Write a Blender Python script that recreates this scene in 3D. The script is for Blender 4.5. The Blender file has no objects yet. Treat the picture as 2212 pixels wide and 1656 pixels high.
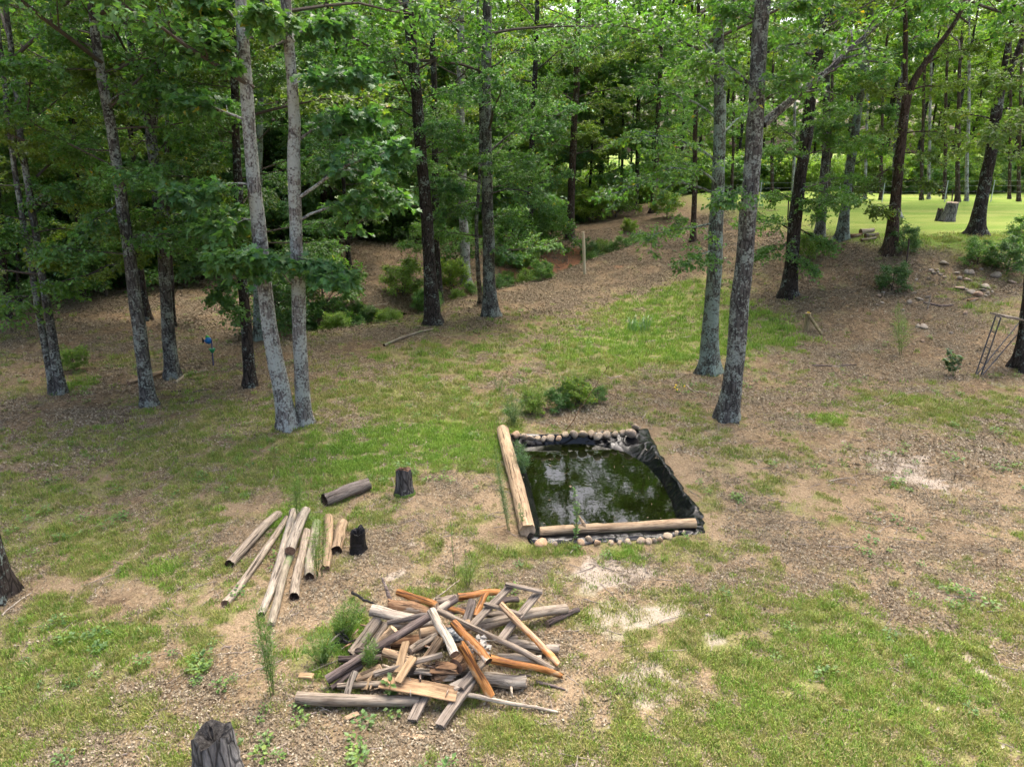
import bpy, math, random
import numpy as np
from mathutils import Vector, Matrix

# ------------------------------------------------------------------ camera, sky, sun, exposure
SC = bpy.context.scene
COL = SC.collection
CAM_H, PITCH, FPX, CU, CV = 6.0, math.radians(18.0), 1550.0, 1106.0, 828.0   # lens measured on a 2212 px wide frame
cam_d = bpy.data.cameras.new('camera'); cam = bpy.data.objects.new('camera', cam_d); COL.objects.link(cam)
cam.location = (0, 0, CAM_H); cam.rotation_euler = (math.pi/2 - PITCH, 0, 0)
cam_d.sensor_width = 36.0; cam_d.lens = FPX/2212*36; cam_d.clip_start = 0.1; cam_d.clip_end = 2000
SC.camera = cam

SUN_EL, SUN_AZ = math.radians(66), math.radians(24)      # azimuth clockwise from +Y: high beyond the wood, a little to the right
wd = bpy.data.worlds.new('World'); SC.world = wd; wd.use_nodes = True
wn = wd.node_tree; wn.nodes.clear()
sky = wn.nodes.new('ShaderNodeTexSky'); sky.sky_type = 'NISHITA'; sky.sun_disc = False
sky.sun_elevation = SUN_EL; sky.sun_rotation = SUN_AZ; sky.dust_density = 8.0; sky.air_density = 0.8; sky.ozone_density = 0.6
bg = wn.nodes.new('ShaderNodeBackground'); bg.inputs['Strength'].default_value = 0.15
wo = wn.nodes.new('ShaderNodeOutputWorld')
wn.links.new(sky.outputs[0], bg.inputs[0]); wn.links.new(bg.outputs[0], wo.inputs[0])
sun_d = bpy.data.lights.new('sun', 'SUN'); sun_d.energy = 1.0; sun_d.angle = math.radians(35); sun_d.color = (1.0, 0.97, 0.92)
sun = bpy.data.objects.new('sun', sun_d); COL.objects.link(sun)
sdir = Vector((math.sin(SUN_AZ)*math.cos(SUN_EL), math.cos(SUN_AZ)*math.cos(SUN_EL), math.sin(SUN_EL)))
sun.rotation_euler = sdir.to_track_quat('Z', 'Y').to_euler(); sun.location = sdir*60
vs = SC.view_settings
vs.view_transform = 'Standard'; vs.look = 'None'; vs.exposure = 2.12; vs.gamma = 1.0; vs.use_curve_mapping = False
SC.cycles.use_adaptive_sampling = True; SC.cycles.adaptive_threshold = 0.04
SC.cycles.max_bounces = 5; SC.cycles.diffuse_bounces = 4; SC.cycles.glossy_bounces = 2; SC.cycles.transmission_bounces = 4
SC.cycles.use_light_tree = False; SC.cycles.debug_use_spatial_splits = True
SC.cycles.caustics_reflective = False; SC.cycles.caustics_refractive = False
SC.cycles.sample_clamp_indirect = 4.0

# ------------------------------------------------------------------ small numeric helpers
RNG = np.random.default_rng(7)
def hash2(xi, yi, s):
    h = (xi.astype(np.int64)*374761393 + yi.astype(np.int64)*668265263 + s*1442695041) & 0xffffffff
    h = ((h ^ (h >> 13))*1274126177) & 0xffffffff
    h = ((h ^ (h >> 16))*2246822519) & 0xffffffff
    return ((h ^ (h >> 15)) & 0xffffff)/float(0xffffff)
def vnoise(x, y, s=0):
    x = np.asarray(x, float); y = np.asarray(y, float)
    xi = np.floor(x); yi = np.floor(y); fx = x-xi; fy = y-yi
    fx = fx*fx*(3-2*fx); fy = fy*fy*(3-2*fy)
    a = hash2(xi, yi, s); b = hash2(xi+1, yi, s); c = hash2(xi, yi+1, s); d = hash2(xi+1, yi+1, s)
    return (a*(1-fx)+b*fx)*(1-fy)+(c*(1-fx)+d*fx)*fy
def fbm(x, y, s=0, o=4):
    v = 0; amp = .5; tot = 0
    for i in range(o):
        v = v+amp*vnoise(np.asarray(x)*2**i+17.3*i, np.asarray(y)*2**i+5.1*i, s+i); tot += amp; amp *= .5
    return v/tot
def sst(a, b, x):
    t = np.clip((np.asarray(x, float)-a)/(b-a), 0, 1); return t*t*(3-2*t)
def seg_dist(x, y, pts):
    best = np.full(np.shape(x), 1e9)
    for (ax, ay), (bx, by) in zip(pts[:-1], pts[1:]):
        dx, dy = bx-ax, by-ay; L = dx*dx+dy*dy
        t = np.clip(((x-ax)*dx+(y-ay)*dy)/L, 0, 1)
        best = np.minimum(best, np.hypot(x-ax-t*dx, y-ay-t*dy))
    return best

# ------------------------------------------------------------------ terrain
CREEK = [(9.5, 45), (6.5, 42), (3, 39.5), (0, 36), (-4, 31.2), (-5.6, 27.6), (-7.6, 26.6)]
def terrain(x, y):
    x = np.asarray(x, float); y = np.asarray(y, float)
    far = sst(9, 24, np.hypot(x, y))
    z = (fbm(x*.16, y*.16, 3, 3)-.5)*(.10+.25*far)+(fbm(x*.9, y*.9, 9, 3)-.5)*.05
    z = z*(1-.8*np.exp(-(((x+1)/4.5)**2+((y-9.5)/4.0)**2)))
    z = z+2.4*sst(17, 33, y+.3*(x-12))*sst(1, 15, x)
    z = z+.35*sst(25, 27.5, y-.1*(x-16)+1.2*(fbm(x*.3, y*.3, 31)-.5))*sst(11, 15, x)
    z = z+.9*sst(30, 47, y)*sst(12, 2, x)
    d = seg_dist(x, y, CREEK)
    w = 1.25+.5*(fbm(x*.4, y*.4, 21)-.5)
    z = z-1.0*np.exp(-(d/w)**2)
    return z
def ray(u, v):
    r = np.array([(u-CU)/FPX, math.cos(PITCH)-(v-CV)/FPX*math.sin(PITCH), -math.sin(PITCH)-(v-CV)/FPX*math.cos(PITCH)])
    return r
def ground(u, v):
    r = ray(u, v); t = np.linspace(3, 160, 4000)
    f = CAM_H+r[2]*t-terrain(r[0]*t, r[1]*t)
    i = np.argmax(f < 0) if (f < 0).any() else len(t)-1
    a, b = t[max(i-1, 0)], t[i]
    for _ in range(20):
        m = (a+b)/2
        if CAM_H+r[2]*m-float(terrain(r[0]*m, r[1]*m)) < 0: b = m
        else: a = m
    p = np.array([r[0]*b, r[1]*b, 0]); p[2] = float(terrain(p[0], p[1])); return p
def at_y(u, v, Y):
    r = ray(u, v); t = Y/r[1]; return np.array([r[0]*t, Y, CAM_H+r[2]*t])
def at_z(u, v, Z):
    r = ray(u, v); t = (Z-CAM_H)/r[2]; return np.array([r[0]*t, r[1]*t, Z])
def depth(p):
    return p[1]*math.cos(PITCH)+(CAM_H-p[2])*math.sin(PITCH)
def px(p, w):
    return w*depth(p)/FPX
def gz(x, y): return float(terrain(x, y))

# ------------------------------------------------------------------ mesh builder
class MB:
    def __init__(s): s.v = []; s.f = []; s.n = 0; s.c = []; s.hasc = False
    def add(s, V, F, m=0, col=None):
        V = np.asarray(V, float).reshape(-1, 3); F = np.asarray(F, np.int64)
        s.v.append(V); s.f.append((F+s.n, m)); s.n += len(V)
        if col is None: s.c.append(np.ones((len(V), 3)))
        else: s.c.append(col); s.hasc = True
    def tube(s, P, R, n=8, m=0, cap=True, jit=0, rng=None, capm=None, lobes=None):
        P = np.asarray(P, float); R = np.asarray(R, float); k = len(P)
        T = np.gradient(P, axis=0); T /= np.linalg.norm(T, axis=1)[:, None]+1e-9
        ref = np.array([0, 0, 1.]) if abs(T[:, 2]).mean() < .8 else np.array([1., 0, 0])
        U = np.cross(T, ref); U /= np.linalg.norm(U, axis=1)[:, None]+1e-9; W = np.cross(T, U)
        a = np.arange(n)/n*2*math.pi
        rr = np.repeat(R[:, None], n, 1)
        if jit and rng is not None:
            j = rng.normal(0, 1, (k, n)); j = (j+np.roll(j, 1, 1)+np.roll(j, -1, 1))/3
            rr = rr*(1+jit*j)
        if lobes is not None: rr = rr*lobes(P, a)
        V = P[:, None, :]+rr[:, :, None]*(U[:, None, :]*np.cos(a)[None, :, None]+W[:, None, :]*np.sin(a)[None, :, None])
        i = np.arange(k-1)[:, None]*n; j = np.arange(n)[None, :]; jn = (j+1) % n
        F = np.stack([i+j, i+jn, i+n+jn, i+n+j], -1).reshape(-1, 4)
        s.add(V.reshape(-1, 3), F, m)
        if cap:
            cm = m if capm is None else capm
            for e, rev in ((0, 0), (k-1, 1)):
                c = V[e].mean(0); ring = V[e]
                idx = np.arange(n); nx = (idx+1) % n
                tri = np.stack([np.full(n, n), nx, idx], -1) if not rev else np.stack([np.full(n, n), idx, nx], -1)
                s.add(np.vstack([ring, c]), tri, cm)
    def box(s, c, d, m=0):
        c = np.asarray(c, float); d = np.asarray(d, float)/2
        V = np.array([[x, y, z] for x in (-1, 1) for y in (-1, 1) for z in (-1, 1)])*d+c
        F = [[0, 1, 3, 2], [4, 6, 7, 5], [0, 4, 5, 1], [2, 3, 7, 6], [0, 2, 6, 4], [1, 5, 7, 3]]
        s.add(V, F, m)
    def mesh(s, name, mats, smooth=False):
        V = np.vstack(s.v); me = bpy.data.meshes.new(name)
        me.vertices.add(len(V)); me.vertices.foreach_set('co', V.ravel().astype(np.float32))
        tot = [np.full(len(f), f.shape[1]) for f, m in s.f]; lt = np.concatenate(tot)
        loops = np.concatenate([f.ravel() for f, m in s.f])
        mi = np.concatenate([np.full(len(f), m) for f, m in s.f])
        me.loops.add(len(loops)); me.loops.foreach_set('vertex_index', loops.astype(np.int32))
        me.polygons.add(len(lt)); st = np.concatenate([[0], np.cumsum(lt)[:-1]])
        me.polygons.foreach_set('loop_start', st.astype(np.int32))
        me.polygons.foreach_set('material_index', mi.astype(np.int32))
        me.polygons.foreach_set('use_smooth', np.full(len(lt), smooth))
        if s.hasc:
            at = me.color_attributes.new('lc', 'FLOAT_COLOR', 'POINT')
            C = np.hstack([np.vstack(s.c), np.ones((len(V), 1))]); at.data.foreach_set('color', C.ravel().astype(np.float32))
        for m in mats: me.materials.append(m)
        me.update(calc_edges=True); me.validate()
        return me
    def build(s, name, mats, parent=None, smooth=False, loc=None):
        o = bpy.data.objects.new(name, s.mesh(name, mats if isinstance(mats, (list, tuple)) else [mats], smooth)); COL.objects.link(o)
        if parent is not None: o.parent = parent
        if loc is not None: o.location = loc
        return o
def empty(name, loc=(0, 0, 0)):
    o = bpy.data.objects.new(name, None); COL.objects.link(o); o.location = loc; o.empty_display_size = .2; return o
def tag(o, label=None, cat=None, group=None, kind=None):
    if label: o['label'] = label
    if cat: o['category'] = cat
    if group: o['group'] = group
    if kind: o['kind'] = kind
    return o
def link(name, mesh, parent=None, loc=(0, 0, 0), rz=0, sc=1):
    o = bpy.data.objects.new(name, mesh); COL.objects.link(o); o.parent = parent
    o.location = loc; o.rotation_euler = (0, 0, rz); o.scale = (sc, sc, sc) if np.isscalar(sc) else sc
    return o

# ------------------------------------------------------------------ materials
def newmat(name):
    m = bpy.data.materials.new(name); m.use_nodes = True; nt = m.node_tree; nt.nodes.clear()
    out = nt.nodes.new('ShaderNodeOutputMaterial'); return m, nt, out
def nd(nt, typ, props=None, **inp):
    n = nt.nodes.new('ShaderNode'+typ)
    for k, v in (props or {}).items(): setattr(n, k, v)
    for k, v in inp.items():
        s = n.inputs[k.replace('_', ' ')] if k.replace('_', ' ') in n.inputs else n.inputs[k]
        if isinstance(v, bpy.types.NodeSocket): nt.links.new(v, s)
        else: s.default_value = v
    return n
def rgb(c): return (c[0], c[1], c[2], 1)
def mix(nt, f, a, b, mode='MIX'):
    n = nt.nodes.new('ShaderNodeMixRGB'); n.blend_type = mode
    for s, v in zip(n.inputs, (f, a, b)):
        if isinstance(v, bpy.types.NodeSocket): nt.links.new(v, s)
        else: s.default_value = v if np.isscalar(v) else rgb(v)
    return n.outputs[0]
def ramp(nt, f, stops, interp='LINEAR'):
    n = nt.nodes.new('ShaderNodeValToRGB'); n.color_ramp.interpolation = interp
    e = n.color_ramp.elements
    while len(e) < len(stops): e.new(.5)
    for q, (p, c) in zip(e, stops): q.position = p; q.color = rgb(c) if not np.isscalar(c) else (c, c, c, 1)
    nt.links.new(f, n.inputs[0]); return n.outputs[0]
def mapped(nt, scale, coord='Object'):
    tc = nt.nodes.new('ShaderNodeTexCoord')
    mp = nd(nt, 'Mapping', Vector=tc.outputs[coord]); mp.inputs['Scale'].default_value = scale; return mp.outputs[0]
def noise(nt, vec, scale, detail=4, rough=.55, dist=0):
    return nd(nt, 'TexNoise', Vector=vec, Scale=scale, Detail=detail, Roughness=rough, Distortion=dist).outputs['Fac']
def finish(nt, out, color, rough=.8, bump=None, bstr=.5, bdist=.02, spec=.3, sh=None):
    p = nd(nt, 'BsdfPrincipled'); 
    for k, v in (('Base Color', color), ('Roughness', rough), ('Specular IOR Level', spec)):
        if isinstance(v, bpy.types.NodeSocket): nt.links.new(v, p.inputs[k])
        else: p.inputs[k].default_value = v if np.isscalar(v) else rgb(v)
    if bump is not None:
        b = nd(nt, 'Bump', Strength=bstr, Distance=bdist, Height=bump); nt.links.new(b.outputs[0], p.inputs['Normal'])
    nt.links.new(p.outputs[0], out.inputs[0]); return p
def m_plain(name, c, rough=.6, var=.25, spec=.3, scale=12):
    m, nt, out = newmat(name); v = mapped(nt, (1, 1, 1))
    f = noise(nt, v, scale, 5); col = mix(nt, f, tuple(k*(1-var) for k in c), tuple(min(1, k*(1+var)) for k in c))
    finish(nt, out, col, rough, f, .3, .01, spec); return m
def m_bark(name, dark, light, lichen, lich_amt, furrow=1.0):
    m, nt, out = newmat(name); v = mapped(nt, (1, 1, .22)); vi = mapped(nt, (1, 1, 1))
    f1 = noise(nt, v, 16, 6, .65, .6); f2 = noise(nt, v, 45, 4)
    vo = nd(nt, 'TexVoronoi', {'feature': 'DISTANCE_TO_EDGE'}, Vector=v, Scale=13.0).outputs['Distance']
    col = ramp(nt, f1, [(.3, dark), (.55, tuple((a+b)/2 for a, b in zip(dark, light))), (.75, light)])
    vr = ramp(nt, vo, [(0, 0.28), (.13, 1.0)]); col = mix(nt, 1.0, col, vr, 'MULTIPLY')
    L = noise(nt, vi, 3.2, 6, .7); L2 = noise(nt, vi, 22, 4, .6)
    lm = nd(nt, 'Math', {'operation': 'MULTIPLY_ADD'}); nt.links.new(L, lm.inputs[0]); lm.inputs[1].default_value = .6
    nt.links.new(nd(nt, 'Math', {'operation': 'MULTIPLY'}).outputs[0], lm.inputs[2])
    k = lm.inputs[2].links[0].from_node; nt.links.new(L2, k.inputs[0]); k.inputs[1].default_value = .4
    fac = ramp(nt, lm.outputs[0], [(.56-lich_amt*.2, 0.0), (.62-lich_amt*.2, .9)])
    lc = mix(nt, L2, tuple(a*.8 for a in lichen), tuple(min(1, a*1.25) for a in lichen))
    col = mix(nt, fac, col, lc)
    hb = mix(nt, .5, f1, vr); hb = mix(nt, .3, hb, f2)
    finish(nt, out, col, .9, hb, .8*furrow, .03, .15); return m
def m_wood(name, a, b, streak, knots=.35, rough=.8, crack=.5, patch=None, patch_amt=.5):
    """weathered round or sawn wood, grain along local X"""
    m, nt, out = newmat(name); v = mapped(nt, (.07, 1, 1)); vi = mapped(nt, (.5, 1, 1))
    oi = nt.nodes.new('ShaderNodeObjectInfo')
    f = noise(nt, v, 26, 6, .65, .4); g = noise(nt, v, 90, 4, .6); L = noise(nt, vi, 4.5, 5, .6)
    col = ramp(nt, f, [(.28, streak), (.45, a), (.7, b)])
    col = mix(nt, ramp(nt, g, [(.35, .55), (.5, 0)]), col, tuple(k*.45 for k in streak))
    ck = noise(nt, mapped(nt, (.035, 1, 1)), 34, 3, .5, .2); col = mix(nt, ramp(nt, ck, [(.36, .85), (.42, 0)]), col, tuple(k*.3 for k in streak))
    bl = noise(nt, vi, 2.3, 5, .7); col = mix(nt, 1, col, ramp(nt, bl, [(.3, (.55, .52, .5)), (.5, (.95, .95, .95)), (.7, (1.12, 1.1, 1.05))]), 'MULTIPLY')
    if patch is not None: col = mix(nt, ramp(nt, L, [(.62-.2*patch_amt, 0), (.68-.2*patch_amt, 1)]), col, patch)
    vo = nd(nt, 'TexVoronoi', Vector=vi, Scale=3.1).outputs['Distance']
    col = mix(nt, ramp(nt, vo, [(.03, knots), (.075, 0)]), col, (.02, .013, .008))
    r = ramp(nt, oi.outputs['Random'], [(0, .78), (1, 1.12)]); col = mix(nt, 1, col, r, 'MULTIPLY')
    finish(nt, out, col, rough, mix(nt, .5, f, g), crack, .012, .2); return m
def m_endgrain(name, a, b):
    m, nt, out = newmat(name); v = mapped(nt, (1, 1, 1))
    f = noise(nt, v, 22, 5, .7); g = noise(nt, v, 60, 3)
    finish(nt, out, ramp(nt, f, [(.35, a), (.6, b)]), .9, g, .6, .02, .1); return m
def m_leaf(name, c, trans=.4, tcol=(1.3, 1.6, .5), rough=.42, spec=.5):
    m, nt, out = newmat(name)
    at = nd(nt, 'Attribute', {'attribute_name': 'lc'}); oi = nt.nodes.new('ShaderNodeObjectInfo')
    hv = ramp(nt, oi.outputs['Random'], [(0, (.78, .85, .85)), (.5, (1, 1, 1)), (1, (1.12, 1.06, .85))])
    col = mix(nt, 1, mix(nt, 1, at.outputs['Color'], c, 'MULTIPLY'), hv, 'MULTIPLY')
    p = nd(nt, 'BsdfPrincipled', Base_Color=col, Roughness=rough); p.inputs['Specular IOR Level'].default_value = spec
    t = nd(nt, 'BsdfTranslucent', Color=mix(nt, 1, col, tcol, 'MULTIPLY'))
    ms = nd(nt, 'MixShader', Fac=trans); nt.links.new(p.outputs[0], ms.inputs[1]); nt.links.new(t.outputs[0], ms.inputs[2])
    nt.links.new(ms.outputs[0], out.inputs[0]); return m
def m_stone(name, a, b, c):
    m, nt, out = newmat(name); v = mapped(nt, (1, 1, 1)); oi = nt.nodes.new('ShaderNodeObjectInfo')
    f = noise(nt, v, 9, 6, .65); g = noise(nt, v, 40, 4, .7)
    col = ramp(nt, f, [(.3, a), (.5, b), (.7, c)])
    tint = ramp(nt, oi.outputs['Random'], [(0, (1.1, .85, .7)), (.35, (1, .98, .92)), (.7, (.85, .82, .8)), (1, (1.1, 1.05, .95))])
    col = mix(nt, 1, col, tint, 'MULTIPLY'); col = mix(nt, ramp(nt, g, [(.3, .6), (.45, 0)]), col, (.08, .07, .055))
    finish(nt, out, col, .85, mix(nt, .4, f, g), .6, .02, .2); return m

M = {}
M['bark_pale'] = m_bark('bark pale', (.10, .088, .08), (.27, .245, .225), (.33, .35, .315), .45, .6)
M['bark_grey'] = m_bark('bark grey', (.042, .039, .035), (.145, .135, .12), (.225, .25, .215), .32)
M['bark_dark'] = m_bark('bark dark', (.018, .014, .012), (.075, .06, .05), (.19, .225, .195), .10)
M['bark_green'] = m_bark('bark green', (.05, .052, .042), (.15, .15, .12), (.20, .255, .21), .45)
M['bark_brown'] = m_bark('bark brown', (.035, .024, .018), (.12, .085, .06), (.2, .22, .18), .02)
M['twig'] = m_plain('twig', (.07, .058, .046), .9, .4)
M['leaf'] = m_leaf('leaf mid green', (.10, .205, .058), .48)
M['leaf_maple'] = m_leaf('leaf maple', (.088, .198, .074), .46, (1.35, 1.5, .5), .45, .45)
M['leaf_oak'] = m_leaf('leaf olive', (.13, .198, .05), .48)
M['leaf_light'] = m_leaf('leaf light', (.165, .26, .06), .54)
M['leaf_dark'] = m_leaf('leaf dark', (.085, .168, .058), .45)
M['weed'] = m_leaf('weed green', (.125, .215, .06), .45)
M['weed_blue'] = m_leaf('weed blue green', (.11, .19, .10), .42)

# ------------------------------------------------------------------ foliage generators
def leaf_colors(rng, n):
    v = rng.uniform(.65, 1.35, n); y = np.clip(rng.normal(0, .16, n), -.3, .5)
    c = np.stack([v*(1+1.0*np.maximum(y, 0)), v*(1+.15*y), v*(1-.4*y)], -1)
    old = rng.random(n) < .004; c[old] *= np.array([3.2, 1.4, .6]); return c
def add_leaves(mb, rng, P, D, Nn, size, m, lobed=False):
    """P base points, D leaf axis, Nn approximate normals, one leaf each"""
    n = len(P)
    D = D/(np.linalg.norm(D, axis=1)[:, None]+1e-9)
    S = np.cross(D, Nn); S /= np.linalg.norm(S, axis=1)[:, None]+1e-9; Nn = np.cross(S, D)
    L = size*rng.uniform(.6, 1.25, n)[:, None]
    if not lobed:
        sh = [(0, 0, 0), (.45, .36, .10), (1, 0, -.06), (.45, -.36, .10)]
        F0 = np.array([[0, 2, 1], [0, 3, 2]])
    else:
        out = [(-.04, .0), (.0, .30), (.26, .52), (.36, .24), (.66, .42), (.72, .16), (1.06, 0), (.72, -.16), (.66, -.42), (.36, -.24), (.26, -.52), (.0, -.30)]
        sh = [(.35, 0, .0)]+[(a, b, abs(b)*.25-.10*a*a) for a, b in out]
        k = len(out); F0 = np.array([[0, 1+(i+1) % k, 1+i] for i in range(k)])
    V = np.stack([P+L*(D*a+S*b+Nn*c) for a, b, c in sh], 1); k = len(sh)
    F = (np.arange(n)[:, None, None]*k+F0[None]).reshape(-1, 3)
    mb.add(V.reshape(-1, 3), F, m, np.repeat(leaf_colors(rng, n), k, 0))
def leafy_limb(mb, rng, pts, r0, nsb, ntw, nlf, leaf, flat=.5, sub=.42, lobed=False, t0=.25, mb_b=0, mb_l=1, droop=.0, twl=(.25, .6), tubes=True, mbl=None):
    """a limb along pts with side branches, twigs and leaves"""
    pts = np.asarray(pts, float); k = len(pts)
    L = np.linalg.norm(np.diff(pts, axis=0), axis=1).sum()
    mb.tube(pts, np.linspace(r0, r0*.25, k), 6, mb_b, False)
    tt = np.linspace(0, 1, k)
    def ev(t): return np.array([np.interp(t, tt, pts[:, i]) for i in range(3)])
    axis = pts[-1]-pts[0]; axis = axis/(np.linalg.norm(axis)+1e-9)
    side = np.cross(axis, [0, 0, 1]); side /= np.linalg.norm(side)+1e-9; up = np.cross(side, axis)
    TS, TD, TL = [], [], []
    for i in range(nsb+1):
        if i == nsb: t = .8; d = axis.copy(); l = L*.22
        else:
            t = t0+(1-t0)*(i+rng.random())/nsb; sg = 1 if i % 2 else -1
            a = math.radians(rng.uniform(30, 75)); ph = rng.normal(0, .9*(1-flat)+.15)
            d = axis*math.cos(a)+math.sin(a)*(side*sg*math.cos(ph)+up*math.sin(ph)); l = L*sub*rng.uniform(.55, 1.1)*(1.15-.7*t)
        s = ev(t); q = [s, s+d*l*.5+np.array([0, 0, .05*l]), s+d*l+np.array([0, 0, -droop*l])]
        if tubes: mb.tube(q, [r0*.32*(1.2-t*.7), r0*.2, .004], 4, mb_b, False)
        u = rng.uniform(.15, 1, ntw); q = np.array(q)
        st = (1-u)[:, None]**2*q[0]+(2*u*(1-u))[:, None]*q[1]+(u**2)[:, None]*q[2]
        sd = np.cross(d, [0, 0, 1]); sd /= np.linalg.norm(sd)+1e-9
        sg = rng.choice([-1, 1], ntw)[:, None]
        td = d[None]*rng.uniform(.2, 1, ntw)[:, None]+sd[None]*sg*rng.uniform(.2, 1, ntw)[:, None]+np.array([0, 0, 1.])[None]*rng.normal(-.05, .45*(1-flat)+.08, ntw)[:, None]
        td /= np.linalg.norm(td, axis=1)[:, None]
        TS.append(st); TD.append(td); TL.append(rng.uniform(*twl, ntw))
    TS = np.vstack(TS); TD = np.vstack(TD); TL = np.concatenate(TL); n = len(TS)
    # twigs as slim three sided spikes
    if tubes:
        sd = np.cross(TD, [0, 0, 1.]); sd /= np.linalg.norm(sd, axis=1)[:, None]+1e-9; w = .004
        V = np.stack([TS+sd*w, TS-sd*w, TS+np.array([0, 0, w*1.4]), TS+TD*TL[:, None]], 1)
        F = (np.arange(n)[:, None, None]*4+np.array([[0, 1, 3], [1, 2, 3], [2, 0, 3]])[None]).reshape(-1, 3)
        mb.add(V.reshape(-1, 3), F, mb_b)
    t = rng.uniform(.05, 1.02, (n, nlf)); P = TS[:, None]+TD[:, None]*(TL[:, None]*t)[..., None]
    P = P+rng.normal(0, .025+.1*leaf, P.shape); P[..., 2] -= .06*t*TL[:, None]
    sd = np.cross(TD, [0, 0, 1.]); sd /= np.linalg.norm(sd, axis=1)[:, None]+1e-9
    D = TD[:, None]*rng.uniform(.1, 1, (n, nlf))[..., None]+sd[:, None]*rng.choice([-1, 1], (n, nlf))[..., None]*rng.uniform(.2, 1, (n, nlf))[..., None]
    D = D+rng.normal(0, .3, D.shape); D[..., 2] -= rng.uniform(.0, .7, (n, nlf))
    Nn = rng.normal(0, .45, D.shape); Nn[..., 2] += 1
    add_leaves(mb if mbl is None else mbl, rng, P.reshape(-1, 3), D.reshape(-1, 3), Nn.reshape(-1, 3), leaf, mb_l if mbl is None else 0, lobed)
def crown_mesh(name, seed, z0, z1, R, nl, nsb, ntw, nlf, leaf, mats, prof='oval', slope=(.15, .7), flat=.5, axis_r=.06, **kw):
    rng = np.random.default_rng(seed); mb = MB()
    for i in range(nl):
        u = (i+rng.random())/nl; az = i*2.39996+rng.normal(0, .35)
        z = z0+(z1-z0)*u
        pr = {'oval': .55+.55*math.sin(math.pi*min(1, .15+.8*u)), 'cone': 1.05-.75*u, 'layer': .75+.3*rng.random(), 'bush': 1.0-.35*u}[prof]
        L = R*pr*rng.uniform(.7, 1.12); sl = rng.uniform(*slope)*(1+.8*u)
        o = np.array([math.cos(az), math.sin(az), 0]); b = np.array([0, 0, z-.35*sl*L])
        t = np.linspace(0, 1, 6)[:, None]
        wob = np.cumsum(rng.normal(0, .035*L, (6, 3)), 0)*np.linspace(0, 1, 6)[:, None]
        pts = b+o*L*t*(1-.08*t)+np.array([0, 0, 1.])*(sl*L*(t-.25*t*t))+wob
        leafy_limb(mb, rng, pts, max(.012, axis_r*(L/R)*(1-.5*u)), nsb, ntw, nlf, leaf, flat, **kw)
    return mb.mesh(name, mats)
TW = M['twig']
CR = {}
for i in range(4):
    CR['canopy%d' % i] = crown_mesh('canopy crown', 100+i, 7.5, 20, 4.4, 16, 8, 8, 9, .15, [TW, M[('leaf', 'leaf_oak', 'leaf', 'leaf_maple')[i]]], slope=(.1, .6), twl=(.3, .75))
for i in range(4):
    CR['low%d' % i] = crown_mesh('low crown', 200+i, 3.2, 9.5, 3.3, 12, 8, 9, 17, .105, [TW, M[('leaf', 'leaf_oak', 'leaf_maple', 'leaf_dark')[i]]], 'layer', slope=(-.05, .35), flat=.75, axis_r=.04)
for i in range(4):
    CR['under%d' % i] = crown_mesh('understorey crown', 300+i, 0.9, 6.4, 2.0, 17, 7, 7, 17, .092, [TW, M[('leaf', 'leaf_maple', 'leaf_dark', 'leaf_oak')[i]]], 'oval', slope=(.0, .5), flat=.7, axis_r=.025)
for i in range(3):
    CR['bush%d' % i] = crown_mesh('shrub crown', 400+i, .12, 1.15, .85, 15, 5, 6, 10, .075, [TW, M[('leaf', 'leaf_light', 'leaf_dark')[i]]], 'bush', slope=(.2, .9), flat=.4, axis_r=.012, twl=(.12, .32))
# ------------------------------------------------------------------ pond outline (world metres)
WATER_Z = -.16
WL_PX = [(1128, 968), (1190, 960), (1255, 958), (1305, 964), (1350, 976), (1394, 1002), (1426, 1038), (1450, 1082), (1460, 1122), (1456, 1144), (1330, 1150), (1240, 1152), (1172, 1154), (1160, 1105), (1147, 1050), (1134, 1005)]
RIM_PX = [(1101, 938), (1180, 940), (1255, 938), (1325, 934), (1392, 930), (1420, 975), (1452, 1022), (1490, 1080), (1512, 1112), (1516, 1146), (1350, 1163), (1250, 1167), (1148, 1168), (1136, 1105), (1122, 1040), (1108, 985)]
WL = np.array([at_z(u, v, WATER_Z)[:2] for u, v in WL_PX]); RIM = np.array([at_z(u, v, .02)[:2] for u, v in RIM_PX])
def in_poly(x, y, P):
    ins = np.zeros(np.shape(x), bool); n = len(P)
    for i in range(n):
        (x1, y1), (x2, y2) = P[i], P[(i+1) % n]
        c = ((y1 > y) != (y2 > y)) & (x < (x2-x1)*(y-y1)/(y2-y1+1e-12)+x1); ins ^= c
    return ins
def rim_inside(x, y):
    ins = in_poly(x, y, RIM); d = seg_dist(x, y, [tuple(p) for p in RIM]+[tuple(RIM[0])])
    return np.where(ins, d, -d)

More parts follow.
